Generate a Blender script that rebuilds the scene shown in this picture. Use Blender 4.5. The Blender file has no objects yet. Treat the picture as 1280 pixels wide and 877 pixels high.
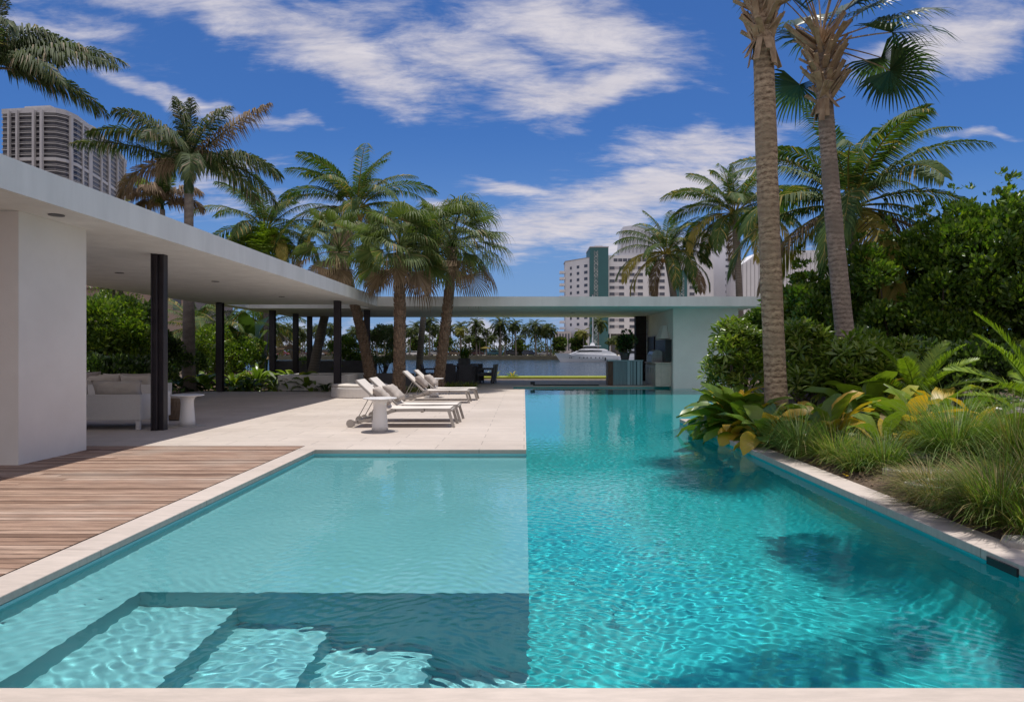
import bpy, bmesh, math, random
import numpy as np
from mathutils import Vector, Matrix
random.seed(7); np.random.seed(7)
R = math.radians
SC = bpy.context.scene
COL = SC.collection

# ------------------------------------------------------------------ camera
F, CX, CY, EYE = 853.0, 655.0, 440.0, 1.3
cd = bpy.data.cameras.new('camera'); cam = bpy.data.objects.new('camera', cd); COL.objects.link(cam)
cam.location = (0, 0, EYE); cam.rotation_euler = (R(90), 0, 0)
cd.sensor_width = 36; cd.lens = 36 * F / 1280
cd.shift_x = -(CX - 640) / 1280; cd.shift_y = (CY - 438.5) / 1280
cd.clip_start = 0.05; cd.clip_end = 9000
SC.camera = cam

# ------------------------------------------------------------------ render settings
SC.render.engine = 'CYCLES'
cy = SC.cycles
cy.use_denoising = True
cy.max_bounces = 7; cy.diffuse_bounces = 4; cy.glossy_bounces = 3; cy.transmission_bounces = 3
cy.transparent_max_bounces = 12; cy.sample_clamp_indirect = 6
cy.caustics_reflective = False; cy.caustics_refractive = True
SC.view_settings.view_transform = 'Standard'; SC.view_settings.look = 'None'
SC.view_settings.exposure = 0.0; SC.view_settings.gamma = 1
SC.view_settings.use_curve_mapping = False

# ------------------------------------------------------------------ sun: nearly overhead
sun_from = Vector((0.035, 0.10, 1.0)).normalized()
ELEV = math.asin(sun_from.z); AZ = math.atan2(sun_from.x, sun_from.y)
sd = bpy.data.lights.new('sun', 'SUN'); sd.energy = 4.3; sd.angle = R(0.5); sd.color = (1.0, 0.955, 0.89)
sd.cycles.is_caustics_light = True
sun = bpy.data.objects.new('sun', sd); COL.objects.link(sun)
sun.rotation_euler = sun_from.to_track_quat('Z', 'Y').to_euler()

# ------------------------------------------------------------------ world
W = bpy.data.worlds.new('World'); SC.world = W; W.use_nodes = True
nt = W.node_tree; nt.nodes.clear()
def N(tree, t, **kw):
    n = tree.nodes.new(t)
    for k, v in kw.items():
        if k.startswith('i_'):
            n.inputs[k[2:].replace('_', ' ')].default_value = v
        else: setattr(n, k, v)
    return n
def math_n(tree, op, a, b=None, clamp=False):
    n = tree.nodes.new('ShaderNodeMath'); n.operation = op; n.use_clamp = clamp
    for i, v in enumerate((a, b)):
        if v is None: continue
        if isinstance(v, (int, float)): n.inputs[i].default_value = v
        else: tree.links.new(v, n.inputs[i])
    return n.outputs[0]
def mixc(tree, fac, a, b, mode='MIX'):
    n = tree.nodes.new('ShaderNodeMix'); n.data_type = 'RGBA'; n.blend_type = mode
    for i, v in ((0, fac), (6, a), (7, b)):
        if isinstance(v, (int, float)): n.inputs[i].default_value = v
        elif isinstance(v, tuple): n.inputs[i].default_value = (*v[:3], 1)
        else: tree.links.new(v, n.inputs[i])
    return n.outputs[2]
def maprange(tree, v, a, b, c=0.0, d=1.0, smooth=True):
    n = tree.nodes.new('ShaderNodeMapRange'); n.interpolation_type = 'SMOOTHSTEP' if smooth else 'LINEAR'
    tree.links.new(v, n.inputs[0])
    for i, x in zip((1, 2, 3, 4), (a, b, c, d)): n.inputs[i].default_value = x
    return n.outputs[0]

sky = N(nt, 'ShaderNodeTexSky', sky_type='NISHITA', sun_disc=False, sun_elevation=ELEV, sun_rotation=AZ)
sky.altitude = 0; sky.air_density = 1.0; sky.dust_density = 0.4; sky.ozone_density = 3.0
tc = N(nt, 'ShaderNodeTexCoord'); sep = N(nt, 'ShaderNodeSeparateXYZ')
nt.links.new(tc.outputs['Generated'], sep.inputs[0])
X_, Y_, Z_ = sep.outputs
ysafe = math_n(nt, 'MAXIMUM', Y_, 0.05)
u = math_n(nt, 'DIVIDE', X_, ysafe); v = math_n(nt, 'DIVIDE', Z_, ysafe)
uv = N(nt, 'ShaderNodeCombineXYZ'); nt.links.new(u, uv.inputs[0]); nt.links.new(v, uv.inputs[1])
zsafe = math_n(nt, 'ADD', math_n(nt, 'MAXIMUM', Z_, 0.0), 0.26)
pu = math_n(nt, 'DIVIDE', X_, zsafe); pv = math_n(nt, 'DIVIDE', Y_, zsafe)
pp = N(nt, 'ShaderNodeCombineXYZ'); nt.links.new(pu, pp.inputs[0]); nt.links.new(pv, pp.inputs[1])
# warp for ragged cloud patch outlines
wn = N(nt, 'ShaderNodeTexNoise', i_Scale=6.0, i_Detail=4.0); nt.links.new(uv.outputs[0], wn.inputs['Vector'])
wv = N(nt, 'ShaderNodeVectorMath', operation='MULTIPLY_ADD')
nt.links.new(wn.outputs['Color'], wv.inputs[0]); wv.inputs[1].default_value = (.16, .10, 0)
wa = N(nt, 'ShaderNodeVectorMath', operation='ADD'); nt.links.new(uv.outputs[0], wa.inputs[0]); wa.inputs[1].default_value = (-.08, -.05, 0)
nt.links.new(wa.outputs[0], wv.inputs[2])
def patch(px, py, rx, ry, ang, s, src=wv.outputs[0]):
    m = N(nt, 'ShaderNodeMapping', vector_type='TEXTURE')
    m.inputs['Location'].default_value = ((px - CX) / F, (CY - py) / F, 0)
    m.inputs['Rotation'].default_value = (0, 0, R(-ang)); m.inputs['Scale'].default_value = (rx / F, ry / F, 1)
    nt.links.new(src, m.inputs['Vector'])
    l = N(nt, 'ShaderNodeVectorMath', operation='LENGTH'); nt.links.new(m.outputs[0], l.inputs[0])
    return maprange(nt, l.outputs['Value'], 1.25, 0.10, 0, s)
PATCHES = [(300, 10, 380, 55, 5, .75), (430, 62, 230, 62, 24, .92), (60, 30, 200, 30, 12, .6), (720, 30, 230, 72, 12, .88), (590, 75, 180, 75, 25, .78), (730, 110, 190, 42, -14, 1.0),
           (870, 180, 170, 45, -6, .85), (640, 232, 95, 17, 0, .8), (830, 235, 240, 50, -8, 1.0), (700, 285, 180, 48, -8, .95),
           (200, 108, 240, 20, 16, .75), (330, 140, 130, 13, 12, .6), (1190, 55, 200, 48, -20, .95), (1230, 10, 160, 40, -15, .7), (1225, 162, 80, 10, -8, .7),
           (1100, 250, 120, 30, 0, .3), (800, 315, 120, 30, 0, .9), (560, 262, 70, 14, 0, .7), (290, 225, 120, 28, -8, .7),
           (1090, 320, 160, 40, 0, .6), (600, 408, 600, 22, 0, .40), (690, 150, 60, 30, 0, .55), (520, 130, 70, 25, 15, .5), (90, 60, 160, 24, 10, .6), (130, 20, 160, 30, 0, .5), (330, 262, 220, 30, 0, .5)]
acc = None
for p in PATCHES:
    q = patch(*p); acc = q if acc is None else math_n(nt, 'MAXIMUM', acc, q)
back = maprange(nt, Y_, 0.22, -0.12, 0, .95)  # unseen clouds behind the camera, added as neutral fill light
acc = math_n(nt, 'MAXIMUM', acc, back)
m2 = N(nt, 'ShaderNodeMapping'); m2.inputs['Rotation'].default_value = (0, 0, R(-28)); m2.inputs['Scale'].default_value = (1.0, 2.1, 1)
nt.links.new(pp.outputs[0], m2.inputs['Vector'])
n1 = N(nt, 'ShaderNodeTexNoise', i_Scale=5.2, i_Detail=10.0, i_Roughness=.66, i_Distortion=.5); nt.links.new(m2.outputs[0], n1.inputs['Vector'])
n2 = N(nt, 'ShaderNodeTexNoise', i_Scale=24.0, i_Detail=7.0, i_Roughness=.65); m3 = N(nt, 'ShaderNodeMapping'); m3.inputs['Rotation'].default_value = (0, 0, R(-52)); m3.inputs['Scale'].default_value = (.55, 1.9, 1)
nt.links.new(pp.outputs[0], m3.inputs['Vector']); nt.links.new(m3.outputs[0], n2.inputs['Vector'])
dens = math_n(nt, 'ADD', math_n(nt, 'MULTIPLY', acc, .84), math_n(nt, 'MULTIPLY', n1.outputs[0], .95))
dens = math_n(nt, 'ADD', dens, math_n(nt, 'MULTIPLY', n2.outputs[0], .55))
cl = maprange(nt, dens, .93, 1.66, 0, .97)
# cumulus close to the horizon
n3 = N(nt, 'ShaderNodeTexNoise', i_Scale=14.0, i_Detail=6.0, i_Roughness=.5); nt.links.new(uv.outputs[0], n3.inputs['Vector'])
hz = maprange(nt, v, .10, .02, 0, .40)
cu = maprange(nt, math_n(nt, 'ADD', hz, n3.outputs[0]), .84, .98, 0, .8)
cu = math_n(nt, 'MULTIPLY', cu, maprange(nt, v, .0, .01))
cl = math_n(nt, 'MAXIMUM', cl, cu)
skyc = mixc(nt, 1.0, sky.outputs[0], (.33, .59, .98), 'MULTIPLY')
lowsky = maprange(nt, v, .34, 0.0, 0, .78)
skyc = mixc(nt, lowsky, skyc, (2.1, 3.5, 6.2))
cshade = mixc(nt, n1.outputs[0], (4.6, 4.5, 5.3), (8.2, 7.8, 8.2))
fin = mixc(nt, cl, skyc, cshade)
bg = N(nt, 'ShaderNodeBackground'); bg.inputs['Strength'].default_value = 0.10
nt.links.new(fin, bg.inputs[0])
wo = N(nt, 'ShaderNodeOutputWorld'); nt.links.new(bg.outputs[0], wo.inputs[0])

# ------------------------------------------------------------------ materials
MATS = {}
def newmat(name):
    m = bpy.data.materials.new(name); m.use_nodes = True; t = m.node_tree
    b = t.nodes['Principled BSDF']; MATS[name] = m
    return m, t, b
def mat(name, c1, c2=None, scale=6.0, rough=.6, bump=0.0, bscale=None, metal=0.0, stretch=(1, 1, 1), spec=.5, detail=5, coat=0, dist=.02):
    m, t, b = newmat(name)
    b.inputs['Roughness'].default_value = rough; b.inputs['Metallic'].default_value = metal
    b.inputs['Specular IOR Level'].default_value = spec; b.inputs['Coat Weight'].default_value = coat
    c2 = c2 or tuple(x * .86 for x in c1)
    co = N(t, 'ShaderNodeTexCoord'); mp = N(t, 'ShaderNodeMapping'); mp.inputs['Scale'].default_value = stretch
    t.links.new(co.outputs['Object'], mp.inputs[0])
    n = N(t, 'ShaderNodeTexNoise', i_Scale=scale, i_Detail=float(detail), i_Roughness=.6); t.links.new(mp.outputs[0], n.inputs['Vector'])
    f = maprange(t, n.outputs[0], .3, .7)
    t.links.new(mixc(t, f, c1, c2), b.inputs['Base Color'])
    if bump:
        nb = N(t, 'ShaderNodeTexNoise', i_Scale=bscale or scale * 5, i_Detail=4.0); t.links.new(mp.outputs[0], nb.inputs['Vector'])
        bp = N(t, 'ShaderNodeBump', i_Strength=bump, i_Distance=dist); t.links.new(nb.outputs[0], bp.inputs['Height']); t.links.new(bp.outputs[0], b.inputs['Normal'])
    return m
def leafmat(name, c1, c2, c3=None, p3=0.0, rough=.42, trans=.28, spec=.45):
    m, t, b = newmat(name)
    g = N(t, 'ShaderNodeNewGeometry'); r = g.outputs['Random Per Island']
    c = mixc(t, r, c1, c2)
    if c3:
        r2 = math_n(t, 'FRACT', math_n(t, 'MULTIPLY', r, 37.3))
        c = mixc(t, math_n(t, 'LESS_THAN', r2, p3), c, c3)
    b.inputs['Roughness'].default_value = rough; b.inputs['Specular IOR Level'].default_value = spec
    t.links.new(c, b.inputs['Base Color'])
    tl = N(t, 'ShaderNodeBsdfTranslucent'); cc = mixc(t, 1.0, c, (1.5, 1.7, .7), 'MULTIPLY'); t.links.new(cc, tl.inputs[0])
    mx = N(t, 'ShaderNodeMixShader'); mx.inputs[0].default_value = trans
    t.links.new(b.outputs[0], mx.inputs[1]); t.links.new(tl.outputs[0], mx.inputs[2])
    t.links.new(mx.outputs[0], t.nodes['Material Output'].inputs[0])
    return m

mat('plaster', (.79, .755, .72), (.73, .695, .66), scale=1.3, rough=.8, bump=.12, bscale=60)
mat('plaster_fascia', (.76, .76, .745), (.67, .67, .655), scale=1.1, stretch=(2.5, 2.5, .5), rough=.75, bump=.08, bscale=40)
mat('dark_steel', (.022, .018, .022), (.03, .024, .03), scale=3, rough=.42, bump=.05)
mat('grey_wall', (.14, .14, .15), (.11, .11, .12), scale=3, rough=.85, bump=.2)
mat('frame_paint', (.40, .365, .33), (.36, .33, .30), scale=4, rough=.45)
mat('sling', (.68, .62, .56), (.62, .565, .51), scale=90, rough=.85, bump=.2, bscale=300, dist=.002)
mat('cushion', (.46, .40, .36), (.40, .35, .31), scale=5, rough=.95, bump=.35, bscale=9, dist=.03)
mat('cushion_dark', (.33, .285, .255), (.28, .24, .215), scale=5, rough=.95, bump=.35, bscale=9, dist=.03)
mat('white_plastic', (.72, .70, .69), (.69, .67, .66), scale=2, rough=.35)
mat('sofa_fabric', (.60, .54, .47), (.54, .48, .42), scale=6, rough=.95, bump=.4, bscale=14, dist=.03)
mat('sofa_panel', (.68, .655, .63), (.64, .615, .59), scale=50, rough=.8, bump=.1, bscale=200, dist=.003)
mat('wicker_dark', (.035, .034, .042), (.06, .058, .07), scale=40, rough=.6, bump=.5, bscale=90, dist=.01)
mat('wicker_brown', (.11, .075, .05), (.18, .13, .09), scale=40, rough=.7, bump=.5, bscale=80, stretch=(1, 1, .2), dist=.01)
mat('brown_wood', (.07, .03, .016), (.11, .05, .028), scale=5, rough=.5, stretch=(4, 4, .5), bump=.1)
mat('espresso_wood', (.020, .013, .010), (.035, .022, .016), scale=7, rough=.45, stretch=(6, 6, .6), bump=.2)
mat('screen_black', (.012, .013, .016), (.014, .015, .018), rough=.5)
mat('steel', (.30, .31, .32), (.25, .26, .27), scale=2, rough=.45, metal=.7, stretch=(8, 8, .3))
mat('bar_panel_blue', (.20, .27, .30), (.15, .21, .245), scale=2, rough=.25, stretch=(10, 10, .3))
mat('bar_reflection_dark', (.07, .11, .14), (.05, .08, .10), scale=2, rough=.25, stretch=(10, 10, .3))
mat('bar_panel_pale', (.38, .50, .56), (.30, .42, .48), scale=2, rough=.25, stretch=(10, 10, .3))
mat('mulch', (.08, .05, .032), (.18, .125, .08), scale=30, rough=.95, bump=1.0, bscale=60, dist=.04)
mat('pebbles', (.55, .50, .45), (.32, .28, .24), scale=40, rough=.9, bump=1.0, bscale=55, dist=.04)
mat('lawn', (.22, .27, .02), (.32, .33, .03), scale=9, rough=.9, bump=.6)
mat('sand', (.42, .36, .28), (.34, .29, .22), scale=1.2, rough=.95)
mat('seawall', (.10, .09, .06), (.16, .14, .09), scale=.6, rough=.9, stretch=(1, 1, 4))
mat('stepstone', (.42, .39, .35), (.30, .275, .24), scale=14, rough=.9, bump=.5)
mat('yacht_white', (.82, .82, .83), (.78, .78, .79), scale=1, rough=.25)
mat('yacht_glass', (.02, .025, .03), (.03, .035, .04), scale=1, rough=.1)
mat('hotel_white', (.70, .69, .71), (.65, .64, .66), scale=.12, rough=.8)
mat('hotel_teal', (.035, .13, .14), (.03, .11, .12), scale=.12, rough=.6)
mat('hotel_lattice', (.42, .44, .44), (.12, .17, .18), scale=.9, rough=.7, detail=1)
mat('hotel_window', (.05, .055, .08), (.10, .11, .14), scale=.4, rough=.2)
mat('hotel_sill', (.42, .40, .42), rough=.8)
mat('tower_slab', (.50, .48, .48), (.43, .41, .41), scale=.1, rough=.8)
mat('tower_glass', (.015, .014, .02), (.05, .045, .055), scale=.35, rough=.3, detail=8, stretch=(1, 1, .6))
mat('pink_plaster', (.42, .30, .23), (.38, .27, .21), scale=.4, rough=.85)
mat('asphalt', (.05, .05, .052), rough=.9)
mat('tyre', (.015, .015, .016), rough=.8)
mat('car_glass', (.02, .025, .03), rough=.1)
for nm, c in (('car_white', (.7, .7, .7)), ('car_maroon', (.06, .012, .015)), ('car_teal', (.02, .14, .19)), ('car_black', (.012, .012, .014)),
              ('car_tan', (.28, .15, .06)), ('car_silver', (.38, .39, .41)), ('car_red', (.25, .03, .02)), ('car_navy', (.02, .03, .07))):
    mat(nm, c, rough=.3, coat=.5)
mat('pot_dark', (.06, .06, .065), (.09, .09, .095), scale=8, rough=.8, bump=.2)
mat('awning_yellow', (.55, .42, .10), rough=.8)

# deep pool finish, shelf finish
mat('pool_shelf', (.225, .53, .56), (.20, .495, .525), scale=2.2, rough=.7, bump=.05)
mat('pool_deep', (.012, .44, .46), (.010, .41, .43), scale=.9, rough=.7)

# stone paving with thin joints
def paving(name, c1, c2, bw, bh, joint=(.30, .26, .23), rot=0):
    m, t, b = newmat(name)
    co = N(t, 'ShaderNodeTexCoord'); mp = N(t, 'ShaderNodeMapping'); mp.inputs['Rotation'].default_value = (0, 0, rot)
    t.links.new(co.outputs['Object'], mp.inputs[0])
    br = N(t, 'ShaderNodeTexBrick'); br.inputs['Scale'].default_value = 1.0
    br.inputs['Brick Width'].default_value = bw; br.inputs['Row Height'].default_value = bh
    br.inputs['Mortar Size'].default_value = .006; br.inputs['Mortar Smooth'].default_value = .2; br.inputs['Bias'].default_value = 0
    br.inputs['Color1'].default_value = (*c1, 1); br.inputs['Color2'].default_value = (*c2, 1); br.inputs['Mortar'].default_value = (*joint, 1)
    t.links.new(mp.outputs[0], br.inputs['Vector'])
    mq = N(t, 'ShaderNodeMapping'); mq.inputs['Scale'].default_value = (1, 5, 1); t.links.new(co.outputs['Object'], mq.inputs[0])
    n = N(t, 'ShaderNodeTexNoise', i_Scale=4.0, i_Detail=8.0, i_Roughness=.7); t.links.new(mq.outputs[0], n.inputs['Vector'])
    n2 = N(t, 'ShaderNodeTexNoise', i_Scale=.6, i_Detail=3.0); t.links.new(co.outputs['Object'], n2.inputs['Vector'])
    c = mixc(t, 1.0, br.outputs['Color'], mixc(t, maprange(t, n.outputs[0], .3, .7), (.86, .86, .85), (1.05, 1.04, 1.03)), 'MULTIPLY')
    c = mixc(t, 1.0, c, mixc(t, maprange(t, n2.outputs[0], .35, .65), (.92, .91, .90), (1.03, 1.03, 1.03)), 'MULTIPLY')
    t.links.new(c, b.inputs['Base Color']); b.inputs['Roughness'].default_value = .75
    bp = N(t, 'ShaderNodeBump', i_Strength=.12, i_Distance=.01); t.links.new(n.outputs[0], bp.inputs['Height']); t.links.new(bp.outputs[0], b.inputs['Normal'])
paving('stone', (.50, .435, .385), (.54, .47, .415), 1.2, .40)
paving('coping', (.53, .455, .40), (.55, .475, .415), 60.0, 50.0)
paving('coping_long', (.50, .43, .385), (.53, .46, .41), 50.0, 1.5)

# weathered boards: each board is an island
m, t, b = newmat('boards')
g = N(t, 'ShaderNodeNewGeometry'); co = N(t, 'ShaderNodeTexCoord')
mp = N(t, 'ShaderNodeMapping'); mp.inputs['Scale'].default_value = (.8, 14, 1); t.links.new(co.outputs['Object'], mp.inputs[0])
n = N(t, 'ShaderNodeTexNoise', i_Scale=3.0, i_Detail=8.0, i_Roughness=.7, i_Distortion=.4); t.links.new(mp.outputs[0], n.inputs['Vector'])
n2 = N(t, 'ShaderNodeTexNoise', i_Scale=.9, i_Detail=4.0); t.links.new(co.outputs['Object'], n2.inputs['Vector'])
cr = N(t, 'ShaderNodeValToRGB'); e = cr.color_ramp.elements
e[0].color = (.14, .085, .058, 1); e[1].color = (.46, .36, .295, 1)
for p_, c_ in ((.25, (.25, .16, .11)), (.5, (.31, .21, .155)), (.75, (.37, .265, .20))):
    q = e.new(p_); q.color = (*c_, 1)
t.links.new(g.outputs['Random Per Island'], cr.inputs[0])
c = mixc(t, 1.0, cr.outputs[0], mixc(t, maprange(t, n.outputs[0], .3, .72), (.46, .39, .35), (1.34, 1.26, 1.22)), 'MULTIPLY')
c = mixc(t, maprange(t, n2.outputs[0], .45, .75, 0, .5), c, (.36, .30, .25))
t.links.new(c, b.inputs['Base Color']); b.inputs['Roughness'].default_value = .8
bp = N(t, 'ShaderNodeBump', i_Strength=.4, i_Distance=.006); t.links.new(n.outputs[0], bp.inputs['Height']); t.links.new(bp.outputs[0], b.inputs['Normal'])

# water: clear tinted surface, ripples bend the reflection, the sunlight net is painted into the tint
def water(name, tint, ior, waves, strength, net=0.0, refl=(1, 1, 1)):
    m = bpy.data.materials.new(name); m.use_nodes = True; t = m.node_tree; t.nodes.clear(); MATS[name] = m
    co = N(t, 'ShaderNodeTexCoord'); h = None
    for sx, sy, sc, amp in waves:
        mp = N(t, 'ShaderNodeMapping'); mp.inputs['Scale'].default_value = (sx, sy, 1); mp.inputs['Rotation'].default_value = (0, 0, R(sc * 7 % 40 - 20))
        t.links.new(co.outputs['Object'], mp.inputs[0])
        n = N(t, 'ShaderNodeTexNoise', i_Scale=sc, i_Detail=3.0, i_Distortion=.6); t.links.new(mp.outputs[0], n.inputs['Vector'])
        q = math_n(t, 'MULTIPLY', n.outputs[0], amp); h = q if h is None else math_n(t, 'ADD', h, q)
    bp = N(t, 'ShaderNodeBump', i_Strength=1.0, i_Distance=strength); t.links.new(h, bp.inputs['Height'])
    fr = N(t, 'ShaderNodeFresnel', i_IOR=ior); t.links.new(bp.outputs[0], fr.inputs['Normal'])
    gl = N(t, 'ShaderNodeBsdfGlossy', i_Roughness=.02); gl.inputs['Color'].default_value = (*refl, 1); t.links.new(bp.outputs[0], gl.inputs['Normal'])
    tr = N(t, 'ShaderNodeBsdfTransparent'); tr.inputs[0].default_value = (*tint, 1)
    if net:
        dn = N(t, 'ShaderNodeTexNoise', i_Scale=3.0, i_Detail=2.0); t.links.new(co.outputs['Object'], dn.inputs['Vector'])
        va = N(t, 'ShaderNodeVectorMath', operation='MULTIPLY_ADD'); t.links.new(dn.outputs['Color'], va.inputs[0]); va.inputs[1].default_value = (.35, .35, 0); t.links.new(co.outputs['Object'], va.inputs[2])
        tot = None
        for s_, a_ in ((5.0, .6), (9.0, .4)):
            vo = N(t, 'ShaderNodeTexVoronoi', feature='DISTANCE_TO_EDGE', voronoi_dimensions='2D', i_Scale=s_); t.links.new(va.outputs[0], vo.inputs['Vector'])
            line = maprange(t, vo.outputs['Distance'], .10, .0, 0, a_); tot = line if tot is None else math_n(t, 'ADD', tot, line)
        c = mixc(t, math_n(t, 'MULTIPLY', tot, net), tint, tuple(min(1, x * 1.9 + .12) for x in tint))
        t.links.new(c, tr.inputs[0])
    mx = N(t, 'ShaderNodeMixShader'); t.links.new(fr.outputs[0], mx.inputs[0]); t.links.new(tr.outputs[0], mx.inputs[1]); t.links.new(gl.outputs[0], mx.inputs[2])
    o = N(t, 'ShaderNodeOutputMaterial'); t.links.new(mx.outputs[0], o.inputs[0])
    return m
m = bpy.data.materials.new('pool_water'); m.use_nodes = True; t = m.node_tree; t.nodes.clear(); MATS['pool_water'] = m
gb = N(t, 'ShaderNodeBsdfGlass', i_Roughness=0.0, i_IOR=1.28)
gb.inputs['Color'].default_value = (.86, .98, .985, 1)
o = N(t, 'ShaderNodeOutputMaterial'); t.links.new(gb.outputs[0], o.inputs[0])
m, t, b = newmat('bay')
b.inputs['Base Color'].default_value = (.012, .035, .055, 1); b.inputs['Roughness'].default_value = .10
co = N(t, 'ShaderNodeTexCoord'); n = N(t, 'ShaderNodeTexNoise', i_Scale=.9, i_Detail=5.0); t.links.new(co.outputs['Object'], n.inputs['Vector'])
bp = N(t, 'ShaderNodeBump', i_Strength=1.0, i_Distance=.35); t.links.new(n.outputs[0], bp.inputs['Height']); t.links.new(bp.outputs[0], b.inputs['Normal'])

# foliage
leafmat('lf_coco', (.035, .072, .018), (.085, .13, .030), (.32, .24, .07), .07, rough=.6, spec=.2)
leafmat('lf_coco_yel', (.22, .20, .04), (.36, .27, .07), trans=.35, rough=.6, spec=.2)
leafmat('lf_royal', (.035, .06, .024), (.08, .105, .035), (.24, .19, .13), .12, rough=.6, spec=.2)
leafmat('lf_fan', (.048, .080, .020), (.115, .145, .036), (.22, .17, .08), .06, rough=.55, spec=.25)
leafmat('lf_sabal', (.028, .055, .026), (.065, .10, .042), rough=.36)
leafmat('lf_dead', (.14, .09, .05), (.26, .18, .11), trans=.15, rough=.8)
leafmat('lf_hedge', (.045, .10, .012), (.11, .185, .022), (.17, .24, .03), .15, rough=.38)
leafmat('lf_bright', (.14, .22, .018), (.25, .33, .03), (.06, .11, .015), .25, rough=.4)
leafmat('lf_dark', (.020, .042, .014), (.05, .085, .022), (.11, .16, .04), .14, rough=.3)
leafmat('lf_whorl', (.10, .165, .025), (.20, .27, .04), (.30, .33, .07), .14, rough=.27, spec=.6)
leafmat('lf_big', (.085, .15, .018), (.17, .235, .025), (.34, .34, .04), .12, rough=.36, spec=.45)
leafmat('lf_yellow', (.42, .30, .03), (.55, .33, .03), trans=.3)
leafmat('lf_silver', (.16, .20, .11), (.24, .27, .16), rough=.6)
leafmat('lf_cycad', (.14, .23, .018), (.25, .33, .03), rough=.35)
leafmat('lf_grass', (.075, .14, .018), (.19, .26, .035), (.38, .31, .12), .13, rough=.55, trans=.35)
leafmat('lf_grass_blue', (.07, .14, .025), (.16, .24, .045), (.20, .24, .06), .15, rough=.55, trans=.3)
leafmat('lf_grass_brown', (.17, .13, .05), (.34, .26, .12), (.10, .12, .03), .25, rough=.7)
leafmat('lf_far', (.028, .045, .018), (.065, .085, .026), (.16, .15, .03), .10, spec=.1, rough=.6)
leafmat('lf_far_yellow', (.10, .11, .025), (.20, .18, .035), spec=.1, rough=.6)
leafmat('flower', (.55, .25, .03), (.6, .35, .05))
mat('coconut', (.22, .11, .03), (.30, .17, .05), scale=5, rough=.7)

def bark(name, c1, c2, ring=9.0, bump=.8, rough=.9, fine=22):
    m, t, b = newmat(name)
    co = N(t, 'ShaderNodeTexCoord'); s = N(t, 'ShaderNodeSeparateXYZ'); t.links.new(co.outputs['Object'], s.inputs[0])
    n0 = N(t, 'ShaderNodeTexNoise', i_Scale=2.5, i_Detail=4.0); t.links.new(co.outputs['Object'], n0.inputs['Vector'])
    z = math_n(t, 'ADD', math_n(t, 'MULTIPLY', s.outputs[2], ring), math_n(t, 'MULTIPLY', n0.outputs[0], 2.4))
    w = math_n(t, 'ABSOLUTE', math_n(t, 'SUBTRACT', math_n(t, 'FRACT', z), .5))
    mp = N(t, 'ShaderNodeMapping'); mp.inputs['Scale'].default_value = (1, 1, .35 if fine > 30 else 2.2); t.links.new(co.outputs['Object'], mp.inputs[0])
    n = N(t, 'ShaderNodeTexNoise', i_Scale=float(fine), i_Detail=6.0, i_Roughness=.7); t.links.new(mp.outputs[0], n.inputs['Vector'])
    n3 = N(t, 'ShaderNodeTexNoise', i_Scale=1.8, i_Detail=3.0); t.links.new(co.outputs['Object'], n3.inputs['Vector'])
    f = math_n(t, 'ADD', math_n(t, 'MULTIPLY', w, .38), math_n(t, 'MULTIPLY', n.outputs[0], 1.05))
    c = mixc(t, maprange(t, f, .35, .85), c1, c2)
    c = mixc(t, maprange(t, n3.outputs[0], .42, .66, 0, .75), c, tuple(x * .50 for x in c2))
    t.links.new(c, b.inputs['Base Color']); b.inputs['Roughness'].default_value = rough
    bp = N(t, 'ShaderNodeBump', i_Strength=bump, i_Distance=.03); t.links.new(f, bp.inputs['Height']); t.links.new(bp.outputs[0], b.inputs['Normal'])
bark('bk_sabal', (.10, .055, .03), (.60, .44, .29), ring=10, fine=14)
bark('bk_sabal_grey', (.13, .09, .065), (.46, .36, .29), ring=12, fine=14)
bark('bk_coco', (.13, .105, .085), (.27, .23, .19), ring=8, bump=.4)
bark('bk_royal', (.12, .095, .08), (.24, .20, .17), ring=4, bump=.2)
bark('bk_boots', (.09, .06, .04), (.30, .215, .15), ring=12, bump=1.0)
bark('bk_branch', (.07, .05, .035), (.16, .12, .09), ring=2, bump=.4)
mat('boot', (.46, .33, .21), (.26, .17, .10), scale=9, rough=.9, bump=.4, stretch=(1, 1, .4))
mat('boot_dark', (.26, .18, .12), (.10, .065, .04), scale=9, rough=.95, bump=.4)

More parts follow.
